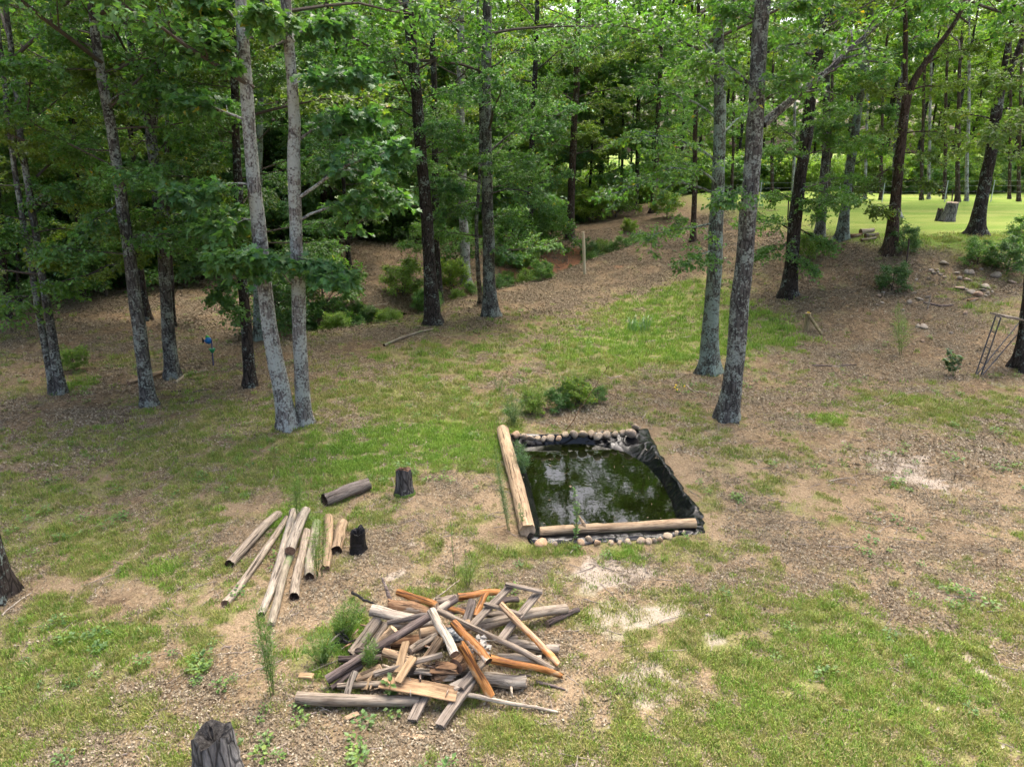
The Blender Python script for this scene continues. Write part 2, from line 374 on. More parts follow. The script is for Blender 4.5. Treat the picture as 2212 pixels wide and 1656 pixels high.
# ------------------------------------------------------------------ what grows where (in metres on the ground)
FE = np.array([ground(u, v)[:2] for u, v in ((1430, 452), (1500, 462), (1620, 492), (1760, 512), (1880, 532), (2000, 542), (2100, 552), (2212, 565))])
FE = FE[np.argsort(FE[:, 0])]
def field(x, y):
    e = np.interp(x, FE[:, 0], FE[:, 1])
    return sst(-.8, 1.2, y-e+1.5*(fbm(x*.5, y*.5, 41)-.5))*sst(FE[0, 0]+.5, FE[0, 0]+5, x-.05*(y-50))
def ellipses(spec):
    out = []
    for u, v, ru, rv, w in spec:
        c = ground(u, v); a = ground(u, v-rv); b = ground(u, v+rv)
        out.append((c[0], c[1], px(c, ru), max(.15, (a[1]-b[1])/2), w))
    return out
GRASS = ellipses([(430, 940, 260, 45, .35), (200, 970, 200, 40, .35), (560, 870, 160, 35, .25), (250, 760, 200, 40, .3), (900, 965, 200, 42, 1.4), (760, 1010, 130, 45, 1.0), (990, 925, 70, 28, 1.0), (1430, 735, 170, 36, 1.5), (1470, 650, 130, 50, 1.1), (1640, 715, 75, 34, 1.4), (1560, 690, 80, 40, .9), (1390, 690, 90, 40, .45),
    (620, 1130, 70, 45, .6), (250, 1180, 260, 90, .55), (110, 1390, 190, 70, .65), (330, 1235, 110, 32, .6), (90, 1520, 160, 60, .5), (60, 1100, 140, 60, .5),
    (1850, 1400, 300, 110, .75), (1720, 1560, 420, 110, .7), (2130, 1540, 160, 110, .6), (1560, 1330, 120, 40, .25), (1480, 1600, 130, 60, .5), (1350, 1620, 110, 50, .25),
    (720, 1400, 90, 70, .7), (1010, 1210, 130, 60, .35), (1330, 1205, 110, 26, .5), (1160, 1200, 70, 30, .4), (1240, 1290, 150, 40, .25), (2010, 870, 200, 50, .55), (1010, 780, 260, 50, .42), (860, 850, 240, 50, .36),
    (880, 870, 150, 30, .3), (480, 1030, 220, 50, .4), (1780, 905, 45, 14, .6), (1290, 740, 160, 60, .35), (1200, 660, 130, 40, .18), (1500, 590, 140, 50, .32), (1560, 640, 80, 40, .5), (560, 1560, 160, 60, .16), (1080, 1560, 170, 60, .3), (660, 1480, 100, 50, .35), (170, 830, 40, 14, .6),
    (920, 760, 40, 14, .5), (960, 640, 60, 25, .5), (2150, 1280, 90, 60, .4), (1650, 1110, 160, 60, .35), (1620, 1230, 160, 40, .3), (450, 885, 90, 18, .3), (100, 930, 130, 30, .25), (880, 1110, 130, 40, .2), (1380, 545, 90, 25, .2)])
SAND = ellipses([(1410, 1470, 75, 44, 1.2), (1345, 1235, 120, 32, 1.1), (1300, 1300, 110, 50, .6), (850, 1243, 38, 12, .8), (1440, 1330, 90, 26, .9), (1560, 1392, 34, 18, .7), (1860, 1540, 55, 20, .8), (2185, 1500, 26, 40, .8), (2120, 1450, 50, 12, .6),
    (210, 1432, 24, 12, .95), (292, 1402, 16, 9, .95), (1950, 1000, 110, 30, .75), (2020, 1040, 80, 18, .85), (1830, 960, 24, 8, .8), (1300, 1380, 80, 40, .4), (70, 1525, 40, 14, .7), (120, 1480, 20, 8, .7), (1340, 1600, 50, 20, .5), (940, 985, 24, 8, .6), (890, 1165, 14, 5, .8),
    (130, 1010, 60, 16, .45), (1000, 880, 40, 14, .3), (1380, 1350, 40, 20, .5), (1510, 1160, 20, 8, .4), (2100, 1480, 50, 20, .4), (850, 1210, 60, 20, .25), (1330, 860, 60, 25, .3), (1660, 1000, 60, 20, .25), (330, 1360, 30, 8, .5)])
CLAY = ellipses([(1210, 584, 120, 9, 1.0), (1100, 590, 40, 8, .5), (1330, 577, 50, 6, .5)])
LITTER = ellipses([(450, 990, 170, 50, .5), (200, 900, 170, 40, .5), (200, 1240, 130, 40, .5), (560, 1480, 220, 90, .35), (1850, 980, 260, 60, .35), (1850, 1130, 260, 70, .4), (1430, 830, 120, 40, .4), (840, 1180, 60, 40, .4), (640, 960, 130, 25, .5), (1250, 540, 200, 40, .6), (1750, 600, 200, 60, .5), (1000, 600, 150, 50, .5), (1900, 800, 200, 60, .5), (400, 760, 300, 60, .4)])
def blobs(x, y, L, sh=.9):
    s = np.zeros(np.shape(x))
    for cx, cy, a, b, w in L:
        q = ((x-cx)/a)**2+((y-cy)/b)**2; s = s+w*np.exp(-q*sh)
    return s
def masks(x, y):
    wx = x+.5*(fbm(x*.9, y*.9, 51)-.5); wy = y+.9*(fbm(x*.9, y*.9, 61)-.5)
    n1 = fbm(x*.45, y*.3, 71, 4); n2 = fbm(x*2.3, y*2.3, 81, 3); n3 = fbm(x*6, y*6, 86, 2)
    g = .30+1.1*(n1-.5)+blobs(wx, wy, GRASS)-blobs(wx, wy, LITTER)*.6
    g = g*(1-.75*sst(24, 34, y)); g = np.maximum(g, 1.2*sst(58, 64, y))
    g = np.clip(g, 0, 1.15); g = np.clip(sst(.15, 1.0, g+1.2*(n2-.5)+.9*(n3-.5)), 0, 1)
    f = np.maximum(field(x, y), sst(57, 62, y)); g = np.maximum(g*(1-f), f)
    s = blobs(wx, wy, SAND, 1.1); s = sst(.22, .75, s+1.0*(n2-.5)+.7*(n3-.5)); s = s*(1-.3*g)
    c = sst(.25, .7, blobs(wx, wy, CLAY)+.5*(n2-.5))
    return g, s, c, f
# ------------------------------------------------------------------ ground sheet
def axis_vals(a, b, st, lo, hi, grow):
    v = list(np.arange(a, b+1e-6, st)); d = st
    while v[-1] < hi: d *= grow; v.append(v[-1]+d)
    d = st
    while v[0] > lo: d *= grow; v.insert(0, v[0]-d)
    return np.array(v)
gx = axis_vals(-10.5, 11.5, .08, -420, 420, 1.04); gy = axis_vals(4.5, 19.5, .08, -120, 700, 1.024)
X, Y = np.meshgrid(gx, gy)
Z = terrain(X, Y)+(fbm(X*7, Y*7, 91, 2)-.5)*.025*(np.abs(X) < 20)
di = rim_inside(X, Y); Z = Z-1.0*sst(.0, .3, di)
ny, nx = X.shape; i = np.arange(ny-1)[:, None]*nx; j = np.arange(nx-1)[None]
mb = MB(); mb.add(np.stack([X, Y, Z], -1).reshape(-1, 3), np.stack([i+j, i+j+1, i+nx+j+1, i+nx+j], -1).reshape(-1, 4))
G_, S_, C_, F_ = masks(X, Y)
m, nt, out = newmat('forest floor')
at = nd(nt, 'Attribute', {'attribute_name': 'mask'}); sp = nd(nt, 'SeparateColor', Color=at.outputs['Color'])
v = mapped(nt, (1, 1, 1)); fn = noise(nt, v, 9, 6, .7); fl = noise(nt, v, 38, 5, .7); ff = noise(nt, v, 120, 3, .6); big = noise(nt, v, .55, 4, .6)
vo = nd(nt, 'TexVoronoi', {'feature': 'F1'}, Vector=v, Scale=24.0, Randomness=1.0)
vcol = nd(nt, 'SeparateColor', Color=vo.outputs['Color']).outputs[0]
lit = ramp(nt, vcol, [(0, (.07, .046, .028)), (.35, (.14, .095, .058)), (.7, (.21, .15, .092)), (1, (.34, .26, .17))])
vb = nd(nt, 'TexVoronoi', {'feature': 'F1'}, Vector=v, Scale=11.0, Randomness=1.0); vbc = nd(nt, 'SeparateColor', Color=vb.outputs['Color']).outputs[1]
lit2 = ramp(nt, fl, [(.32, (.055, .036, .022)), (.5, (.16, .112, .068)), (.7, (.31, .23, .145))])
mid = noise(nt, v, 1.7, 5, .65, .4); lit = mix(nt, .5, lit, lit2); lit = mix(nt, 1, lit, ramp(nt, vbc, [(0, (.68, .66, .64)), (.6, (1, 1, 1)), (1, (1.3, 1.25, 1.2))]), 'MULTIPLY')
lit = mix(nt, 1, lit, ramp(nt, mid, [(.3, (.6, .57, .54)), (.5, (.84, .86, .84)), (.7, (1.02, 1.02, .96))]), 'MULTIPLY')
a2 = nd(nt, 'Attribute', {'attribute_name': 'thatch_and_light'}); th = ramp(nt, fl, [(.3, (.125, .088, .05)), (.5, (.235, .172, .106)), (.72, (.36, .28, .19))])
lit = mix(nt, a2.outputs['Fac'], lit, th)  # paler straw in the open, so litter under trees reads shaded by colour
straw = ramp(nt, fl, [(.3, (.10, .085, .04)), (.55, (.20, .165, .085)), (.8, (.32, .26, .15))])
grn = ramp(nt, fl, [(.3, (.07, .09, .02)), (.55, (.14, .17, .04)), (.8, (.22, .245, .065))])
gm = nd(nt, 'Math', {'operation': 'ADD'}); nt.links.new(sp.outputs[0], gm.inputs[0]); gm.inputs[1].default_value = 0
k = nd(nt, 'Math', {'operation': 'MULTIPLY_ADD'}); nt.links.new(fn, k.inputs[0]); k.inputs[1].default_value = .9; k.inputs[2].default_value = -.45
nt.links.new(k.outputs[0], gm.inputs[1])
col = mix(nt, ramp(nt, gm.outputs[0], [(.05, 0), (.55, .75)]), lit, straw)
col = mix(nt, ramp(nt, gm.outputs[0], [(.3, 0), (.95, .62)]), col, grn)
sm = nd(nt, 'Math', {'operation': 'ADD'}); nt.links.new(sp.outputs[1], sm.inputs[0]); nt.links.new(k.outputs[0], sm.inputs[1])
col = mix(nt, ramp(nt, sm.outputs[0], [(.2, 0), (.8, .9)]), col, mix(nt, fl, (.27, .225, .175), (.38, .325, .265)))
cm = nd(nt, 'Math', {'operation': 'ADD'}); nt.links.new(sp.outputs[2], cm.inputs[0]); nt.links.new(k.outputs[0], cm.inputs[1])
col = mix(nt, ramp(nt, cm.outputs[0], [(.4, 0), (.8, .8)]), col, mix(nt, fl, (.25, .10, .05), (.40, .19, .10)))
fld = mix(nt, fn, (.06, .115, .015), (.155, .215, .036)); fb = noise(nt, mapped(nt, (.35, 1, 1)), .5, 5, .65); fld = mix(nt, ramp(nt, fb, [(.45, 0), (.7, .7)]), fld, (.23, .235, .07))
col = mix(nt, at.outputs['Alpha'], col, fld)
finish(nt, out, col, .95, mix(nt, .5, fl, vo.outputs['Distance']), .9, .03, .1)
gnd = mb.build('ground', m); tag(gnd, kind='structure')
ma = gnd.data.color_attributes.new('mask', 'FLOAT_COLOR', 'POINT')
ma.data.foreach_set('color', np.stack([G_, S_, C_, F_], -1).reshape(-1).astype(np.float32))
tt_ = gnd.data.attributes.new('thatch_and_light', 'FLOAT', 'POINT'); tt_.data.foreach_set('value', ((1-sst(12, 20, Y+.25*np.abs(X)+3*(fbm(X*.4, Y*.4, 171)-.5)))*.85*sst(.2, .6, fbm(X*1.1, Y*1.1, 181))).reshape(-1).astype(np.float32))  # dry thatch, also painting the open ground lit against shade under the trees
gnd.data.polygons.foreach_set('use_smooth', np.ones(len(gnd.data.polygons), bool))

# ------------------------------------------------------------------ geometry-node scatter for uncountable cover
def scatter(name, P, E, S, I, protos, label, cat):
    src = bpy.data.collections.new(name+' source')
    for q, (me) in enumerate(protos):
        o = bpy.data.objects.new('%s_%02d' % (name, q), me); src.objects.link(o)
    me = bpy.data.meshes.new(name); n = len(P); me.vertices.add(n); me.vertices.foreach_set('co', np.asarray(P, np.float32).ravel())
    for nm, ty, dat, key in (('rot', 'FLOAT_VECTOR', E, 'vector'), ('scl', 'FLOAT', S, 'value'), ('idx', 'INT', I, 'value')):
        a = me.attributes.new(nm, ty, 'POINT'); a.data.foreach_set(key, np.asarray(dat, np.int32 if ty == 'INT' else np.float32).ravel())
    ob = bpy.data.objects.new(name, me); COL.objects.link(ob)
    ng = bpy.data.node_groups.new(name, 'GeometryNodeTree')
    ng.interface.new_socket('Geometry', in_out='INPUT', socket_type='NodeSocketGeometry'); ng.interface.new_socket('Geometry', in_out='OUTPUT', socket_type='NodeSocketGeometry')
    gi = ng.nodes.new('NodeGroupInput'); go = ng.nodes.new('NodeGroupOutput')
    ci = ng.nodes.new('GeometryNodeCollectionInfo'); ci.inputs['Collection'].default_value = src
    ci.inputs['Separate Children'].default_value = True; ci.inputs['Reset Children'].default_value = True
    ip = ng.nodes.new('GeometryNodeInstanceOnPoints'); ip.inputs['Pick Instance'].default_value = True
    mp = ng.nodes.new('GeometryNodeMeshToPoints')
    ng.links.new(gi.outputs[0], mp.inputs['Mesh']); ng.links.new(mp.outputs[0], ip.inputs['Points']); ng.links.new(ci.outputs[0], ip.inputs['Instance'])
    for nm, dt, sk in (('idx', 'INT', 'Instance Index'), ('rot', 'FLOAT_VECTOR', 'Rotation'), ('scl', 'FLOAT', 'Scale')):
        na = ng.nodes.new('GeometryNodeInputNamedAttribute'); na.data_type = dt; na.inputs['Name'].default_value = nm
        ng.links.new(next(s for s in na.outputs if s.enabled and s.name == 'Attribute'), ip.inputs[sk])
    ng.links.new(ip.outputs[0], go.inputs[0])
    ob.modifiers.new('scatter', 'NODES').node_group = ng
    return tag(ob, label, cat, kind='stuff')

# ------------------------------------------------------------------ trees
def trunk_path(pts, ztop, rng, Y=None, base=None, bendy=0.0):
    b = ground(pts[0][0], pts[0][1]) if base is None else base
    Y = b[1] if Y is None else Y
    P = [b]; R = [px(b, pts[0][2])/2]
    for u, v, w in pts[1:]:
        p = at_y(u, v, Y+bendy*(len(P))); P.append(p); R.append(px(p, w)/2)
    P = np.array(P); R = np.array(R)
    d = P[-1]-P[-2]; d /= np.linalg.norm(d); z = P[-1][2]; r = R[-1]
    if ztop > z+1:
        k = 6; st = (ztop-z)/k; p = P[-1].copy(); ex = []; er = []
        for q in range(k):
            d = d*.8+np.array([rng.normal(0, .06), rng.normal(0, .06), .35]); d /= np.linalg.norm(d)
            p = p+d*st; ex.append(p.copy()); er.append(max(.02, r*(1-(q+1)/k*.92)))
        P = np.vstack([P, ex]); R = np.concatenate([R, er])
    s = np.concatenate([[0], np.cumsum(np.linalg.norm(np.diff(P, axis=0), axis=1))])
    n = max(6, int(s[-1]/.45)); ss = np.concatenate([[0, .08, .2, .38], np.linspace(.6, s[-1], n)])
    Q = np.stack([np.interp(ss, s, P[:, i]) for i in range(3)], -1); RR = np.interp(ss, s, R)
    # soften corners
    for _ in range(3): Q[4:-1] = .5*Q[4:-1]+.25*(Q[3:-2]+Q[5:])
    w = np.cumsum(rng.normal(0, .012, (len(Q), 2)), 0); w[:4] = 0; Q[:, :2] += w*np.minimum(1, ss/3)[:, None]
    return Q, RR
def trunk_mesh(mb, Q, R, rng, m=0, sides=14, flare=.45):
    b = Q[0].copy(); Q = Q.copy(); Q[0, 2] -= .15; ph = rng.uniform(0, 6.28); nl = rng.integers(4, 6)
    def lob(P, a):
        h = np.maximum(0, P[:, 2]-b[2])[:, None]
        fl = flare*1.7*np.exp(-h/.24)
        return 1+fl*(.55+.5*np.cos(nl*a[None]+ph)+.25*np.cos((nl+2)*a[None]+2*ph))+.04*np.sin(3*a[None]+ph+h*.8)+.03*np.sin(2*a[None]-ph+h*2.1)
    mb.tube(Q, R, sides, m, True, .035, rng, lobes=lob)
def branch_between(mb, rng, p0, p1, r0, nsb, ntw, nlf, leaf, lobed, arch=.12, sub=.42, flat=.65, twl=(.2, .5), mbl=None):
    L = np.linalg.norm(p1-p0); t = np.linspace(0, 1, 7)[:, None]
    pts = p0+(p1-p0)*t+np.array([0, 0, 1.])*(arch*L*4*t*(1-t))+np.cumsum(rng.normal(0, .018*L, (7, 3)), 0)*np.sin(np.pi*t)
    leafy_limb(mb, rng, pts, r0, nsb, ntw, nlf, leaf, flat, sub, lobed, .2, droop=.1, twl=twl, mbl=mbl)
TREES = {}
ORD = ['first', 'second', 'third', 'fourth', 'fifth', 'sixth', 'seventh', 'eighth', 'ninth', 'tenth', 'eleventh', 'twelfth', 'thirteenth', 'fourteenth', 'fifteenth', 'sixteenth', 'seventeenth', 'eighteenth', 'nineteenth', 'twentieth', 'twenty-first', 'twenty-second', 'twenty-third', 'twenty-fourth', 'twenty-fifth']
def tree(key, label, stems, bark, crowns=(), branches=(), ztop=20, name='tree', group=None, leaf='leaf', lsize=.11, lobed=False, sides=14, cat='tree', seed=None):
    rng = np.random.default_rng(abs(hash(key)) % 9999 if seed is None else seed)
    b = ground(stems[0][0][0], stems[0][0][1]); root = empty(name, tuple(b)); tag(root, label, cat, group)
    first = None
    for st in stems:
        joined = len(st[0]) == 4
        if joined: Q, R = trunk_path([s[:3] for s in st], ztop, rng, Y=b[1], base=at_y(st[0][0], st[0][1], b[1]))
        else: Q, R = trunk_path(st, ztop, rng, Y=b[1])
        mb = MB(); trunk_mesh(mb, Q-b, R, rng, 0, sides, 0 if joined else .45)
        o = mb.build('trunk', M[bark], root, True)
        if first is None: first = (Q, R)
    Q, R = first; TREES[key] = (root, Q, R, b)
    for cv, sc, dz in crowns:
        zc = {'c': 11, 'l': 6, 'u': 3.5, 'b': .6, 'p': 14}[cv[0]]*sc+dz+b[2]
        p = np.array([np.interp(zc, Q[:, 2], Q[:, i]) for i in (0, 1)])-b[:2]
        link('crown', CR[cv], root, (p[0], p[1], dz), rng.uniform(0, 6.28), sc)
    for br in branches:
        (u0, v0), (u1, v1), dY = br[:3]; kw = br[3] if len(br) > 3 else {}
        p0 = at_y(u0, v0, b[1]); p1 = at_y(u1, v1, b[1]+dY); L = np.linalg.norm(p1-p0)
        mb = MB(); ml = MB(); branch_between(mb, rng, p0-b, p1-b, kw.get('r', .012+.011*L), kw.get('nsb', int(5+3.0*L)), kw.get('ntw', 7), kw.get('nlf', 9), lsize, lobed, kw.get('arch', .10), kw.get('sub', .42), mbl=ml)
        ml.build('leaves', M[leaf], mb.build('branch', M[bark], root))
    return root
CR_pine = crown_mesh('pine crown', 500, 13, 24, 2.6, 22, 7, 7, 12, .2, [TW, M['leaf_light']], 'oval', slope=(.0, .5), axis_r=.05); CR['pine0'] = CR_pine

tree('double', 'pale lichen-covered tree with two trunks rising from one base', [[(622, 925, 37), (590, 740, 34), (575, 640, 32), (558, 450, 30), (545, 300, 28), (520, 0, 24)], [(657, 915, 33), (648, 740, 30), (642, 600, 28), (632, 380, 27), (628, 250, 25), (606, 0, 22)]], 'bark_pale', [('canopy3', .95, .5)],
     [((642, 430), (860, 335), -.8), ((640, 480), (850, 430), .6), ((640, 560), (735, 610), -.5), ((548, 400), (395, 420), -.6), ((570, 600), (480, 560), -.8), ((530, 260), (390, 215), .5), ((624, 190), (770, 175), -.9), ((615, 90), (730, 50), .4), ((530, 180), (450, 90), -.5), ((628, 320), (800, 260), .8), ((560, 480), (455, 500), .5), ((636, 620), (560, 560), -1.0), ((636, 90), (560, 30), -1.0), ((525, 60), (430, 10), .8)], 21, leaf='leaf_maple', lsize=.15, lobed=True, seed=1)
tree('split', 'leaning grey tree with a dark split down its lower trunk', [[(322, 875, 30), (300, 700, 27), (285, 600, 26), (262, 450, 24), (245, 300, 22), (207, 100, 19), (192, 0, 18)]], 'bark_grey', [('canopy0', .9, 0), ('low0', .9, .6)], [((262, 440), (180, 500), -.6), ((275, 520), (380, 540), -.6), ((250, 330), (150, 330), .5), ((230, 230), (330, 190), -.7), ((210, 110), (120, 90), .6)], 19, seed=2)
tree('fork', 'grey tree with flared mossy roots and a high fork', [[(372, 815, 30), (360, 690, 25), (352, 560, 24), (345, 450, 23), (329, 290, 22), (300, 180, 15), (262, 0, 14)], [(329, 300, 15, 1), (340, 180, 13), (343, 20, 12)]], 'bark_grey', [('canopy1', .9, 0), ('low1', .95, 0)], [((350, 500), (440, 470), -.6), ((345, 420), (250, 430), -.6), ((335, 330), (420, 300), .5)], 19, seed=3)
tree('slimpair', 'slim leaning tree with two dark stems from one foot', [[(132, 850, 22), (108, 690, 17), (85, 520, 15), (62, 400, 14), (40, 200, 12), (25, 60, 11)], [(118, 850, 18), (82, 680, 14), (45, 440, 12), (20, 250, 10)]], 'bark_grey', [('canopy2', .75, 0), ('low1', .8, 0)], [((85, 520), (10, 500), -.8), ((70, 440), (150, 420), -.5), ((60, 640), (0, 690), -1.5), ((100, 640), (150, 620), -.5)], 17, seed=4, sides=10)
tree('black', 'straight slender black-barked tree behind the pale double tree', [[(540, 835, 26), (533, 700, 22), (528, 560, 20), (524, 400, 18), (520, 200, 16), (512, 0, 14)]], 'bark_dark', [('canopy1', .85, 0), ('low3', .8, .4)], [((530, 600), (470, 640), -.5), ((530, 690), (490, 650), -.3)], 18, seed=5)
tree('centre', 'tall dark tree with blue-green lichen flecks beside the creek', [[(935, 700, 36), (930, 600, 28), (922, 480, 26), (908, 320, 25), (893, 130, 24), (878, 0, 22)]], 'bark_dark', [('canopy0', .95, .5), ('low2', .8, 1)], [((905, 260), (800, 230), .5), ((910, 330), (990, 300), -.4)], 21, seed=6)
tree('centre2', 'thin black tree standing close behind the tall creekside tree', [[(948, 660, 20), (946, 560, 17), (948, 420, 15), (944, 200, 13), (935, 0, 12)]], 'bark_dark', [('canopy2', .8, 0), ('low0', .8, 0)], (), 19, seed=7, sides=10)
tree('palethin', 'straight pale smooth tree rising from the red creek bank', [[(1006, 612, 22), (1003, 480, 20), (1000, 300, 18), (997, 100, 16), (996, 0, 15)]], 'bark_pale', [('canopy1', .9, .5)], (), 20, seed=8, sides=12)
tree('vine', 'grey tree with a leafy vine and a hollow at its foot', [[(1060, 682, 34), (1057, 600, 27), (1055, 450, 25), (1053, 300, 24), (1056, 120, 22), (1060, 0, 20)], [(1038, 655, 10), (1034, 560, 9), (1032, 470, 8), (1040, 380, 7)]], 'bark_grey', [('canopy3', .95, 0), ('low2', .85, -.4)], [((1056, 440), (955, 480), -.6), ((1056, 420), (1190, 430), -.7), ((1055, 330), (1240, 250), .5), ((1055, 540), (1115, 560), -.4), ((1056, 230), (960, 210), .4), ((1056, 150), (1180, 100), -.5), ((1056, 380), (1160, 350), -1.2)], 20, leaf='leaf_maple', lsize=.13, seed=9)
tree('vinepost', 'slender dark tree wrapped in green vine beyond the creek', [[(1148, 537, 15), (1146, 440, 13), (1150, 300, 12), (1158, 150, 11), (1165, 0, 9)]], 'bark_dark', [('canopy2', .9, 0), ('under1', 1.3, -.3)], [((1147, 500), (1175, 480), -.6), ((1148, 470), (1110, 450), -.6)], 19, seed=10, sides=10)
tree('redbrown', 'straight brown tree on the leafy rise behind the wooden stake', [[(1231, 516, 19), (1234, 440, 16), (1239, 320, 15), (1245, 180, 13), (1250, 0, 11)]], 'bark_brown', [('canopy1', 1.0, 0), ('low1', 1.1, 1)], (), 20, seed=11, sides=10)
tree('b1', 'thin dark tree at the bright edge of the wood, right of the brown tree', [[(1296, 462, 11), (1300, 300, 9), (1306, 60, 8)]], 'bark_dark', [('canopy0', 1.0, 0), ('low2', 1.2, 0)], (), 20, seed=12, sides=8)
tree('b2', 'dark tree on a red leaf mound at the near end of the field', [[(1411, 460, 15), (1415, 380, 12), (1424, 200, 10), (1430, 40, 9)]], 'bark_brown', [('canopy2', 1.0, 0), ('low0', 1.1, 2)], (), 20, seed=13, sides=8)
tree('b3', 'slim tree half hidden by hanging leaves before the field', [[(1497, 522, 13), (1500, 430, 11), (1503, 300, 10), (1506, 100, 9)]], 'bark_brown', [('canopy1', .9, 0), ('low0', .8, 1)], (), 18, seed=14, sides=8)
tree('b4', 'thin dark tree between the brown tree and the field', [[(1374, 452, 10), (1376, 340, 9), (1380, 100, 8)]], 'bark_dark', [('canopy3', 1.0, 0), ('low1', 1.1, 1)], (), 20, seed=15, sides=8)
tree('green', 'straight green-grey tree with a wide mossy foot behind the leaning tree', [[(1530, 805, 42), (1537, 700, 34), (1545, 550, 31), (1552, 350, 27), (1552, 150, 24), (1550, 0, 22)]], 'bark_green', [('canopy0', .95, .5)],
     [((1550, 420), (1325, 420), .3), ((1550, 350), (1360, 300), -.6), ((1552, 260), (1390, 190), .5), ((1550, 480), (1400, 520), -.6, {'arch': .02}), ((1552, 190), (1430, 90), -.5), ((1552, 300), (1660, 240), .8), ((1550, 130), (1460, 30), .6), ((1548, 540), (1480, 580), -.8), ((1550, 400), (1430, 370), -1.2)], 20, leaf='leaf', lsize=.10, seed=16)
tree('leaning', 'thick grey leaning tree nearest the pond, scaled with pale lichen', [[(1570, 905, 45), (1592, 750, 40), (1605, 640, 39), (1622, 480, 37), (1633, 320, 35), (1641, 180, 34), (1652, 0, 32)]], 'bark_grey', [('canopy2', 1.0, 1.0)],
     [((1648, 268), (1925, 30), .8, {'r': .10, 'arch': -.04, 'nsb': 16}), ((1640, 200), (1510, 150), -.5), ((1645, 120), (1790, 100), -.6), ((1628, 420), (1560, 440), -.7), ((1650, 60), (1570, 20), .5), ((1640, 230), (1740, 170), -.9), ((1650, 30), (1740, 10), -.5)], 21, leaf='leaf', lsize=.10, seed=17)
tree('blackright', 'black-trunked tree with low leafy shoots on the slope', [[(1702, 640, 34), (1708, 580, 29), (1716, 480, 27), (1730, 380, 25), (1752, 220, 22), (1768, 100, 19), (1790, 0, 17)]], 'bark_dark', [('canopy1', .95, .5), ('low0', .85, .5)],
     [((1716, 500), (1610, 480), -.6), ((1716, 490), (1800, 540), -.6), ((1722, 440), (1840, 430), -.6), ((1718, 530), (1640, 560), -.8), ((1735, 350), (1640, 330), .5), ((1725, 420), (1770, 470), -1.0), ((1712, 540), (1760, 590), -.8)], 20, seed=18)
tree('r1', 'slim grey tree at the foot of the field beside a pale rock', [[(1770, 512, 22), (1778, 420, 18), (1786, 300, 16), (1790, 150, 14), (1795, 0, 12)]], 'bark_grey', [('canopy0', .9, 0), ('low1', .9, .5)], (), 19, seed=19, sides=10)
tree('r2', 'lichened tree leaning right beside the fallen logs', [[(1818, 517, 24), (1828, 440, 20), (1842, 320, 18), (1858, 200, 16), (1875, 60, 14)]], 'bark_green', [('canopy2', .9, 0), ('low2', .85, 1)], [((1840, 330), (1780, 300), -.5), ((1838, 360), (1910, 330), -.5)], 19, seed=20, sides=10)
tree('r3', 'crooked brown tree with a dark shrub at its foot', [[(1922, 547, 30), (1930, 480, 24), (1942, 380, 21), (1952, 260, 19), (1960, 190, 17), (2000, 140, 12), (2060, 60, 9)], [(1953, 250, 12, 1), (1958, 120, 10), (1950, 0, 8)]], 'bark_brown', [('canopy1', .9, 0)],
     [((1948, 300), (1850, 320), -.6), ((1948, 290), (2070, 300), -.5), ((1958, 200), (2080, 190), .6), ((1945, 350), (1860, 430), -.7), ((1942, 390), (2010, 400), -.6), ((1955, 230), (1870, 180), -.5), ((2000, 140), (2110, 110), -.4), ((1935, 440), (1890, 470), -.5), ((1950, 330), (2030, 350), -.8)], 17, leaf='leaf_oak', lsize=.11, seed=21)
tree('r4', 'stout dark tree with a flared base on the bright lawn', [[(2107, 507, 34), (2120, 430, 25), (2135, 330, 23), (2150, 230, 22), (2165, 160, 13), (2180, 60, 11)], [(2152, 232, 13, 1), (2190, 130, 12), (2222, 50, 10)]], 'bark_dark', [('canopy3', .9, 1)], [((2145, 260), (2050, 250), -.6), ((2150, 240), (2230, 250), -.5), ((2140, 300), (2060, 330), .5), ((2135, 330), (2215, 350), -.8)], 19, leaf='leaf_oak', seed=22)
tree('r5', 'pale-footed tree behind the crooked brown tree on the lawn', [[(1932, 472, 22), (1936, 400, 15), (1945, 200, 13)]], 'bark_grey', [('canopy2', 1.0, 0)], (), 20, seed=23, sides=10)
tree('standtree', 'dark tree with a lichened foot carrying the wooden stand', [[(2212, 792, 46), (2222, 720, 36), (2234, 600, 32), (2250, 400, 29), (2270, 100, 25)]], 'bark_dark', [('canopy0', .95, .5)], [((2245, 250), (2150, 300), -1.0), ((2250, 180), (2140, 180), -.6)], 20, leaf='leaf_oak', seed=24)
tree('edge', 'big dark trunk cut by the edge of the view, flared at its roots', [[(-6, 1290, 60), (-26, 1180, 46), (-62, 1000, 42), (-120, 700, 38), (-200, 200, 34)]], 'bark_dark', [('canopy1', .95, 1.5)], (), 19, seed=25)
tree('l1', 'dark tree seen behind the split leaning trunk', [[(318, 692, 18), (305, 600, 14), (296, 450, 12), (280, 250, 11)]], 'bark_dark', [('canopy2', .9, 0), ('low3', .9, 0)], (), 19, seed=26, sides=10)
tree('l2', 'thin dark pole tree close behind the forked grey tree', [[(374, 706, 12), (372, 600, 10), (368, 420, 9), (360, 200, 8)]], 'bark_dark', [('canopy0', .85, 0), ('low0', .9, 0)], (), 18, seed=27, sides=8)
tree('l3', 'young dark tree on the leafy bank above the creek pool', [[(754, 580, 12), (749, 510, 9), (740, 400, 8), (730, 250, 7)]], 'bark_dark', [('canopy3', .75, 0), ('under2', 1.3, .5)], (), 15, seed=28, sides=8)
tree('l4', 'mossy grey tree behind the black-barked tree', [[(556, 735, 18), (556, 600, 15), (560, 400, 13), (566, 100, 11)]], 'bark_green', [('canopy1', .9, 0), ('low2', .9, 0)], (), 19, seed=29, sides=10)
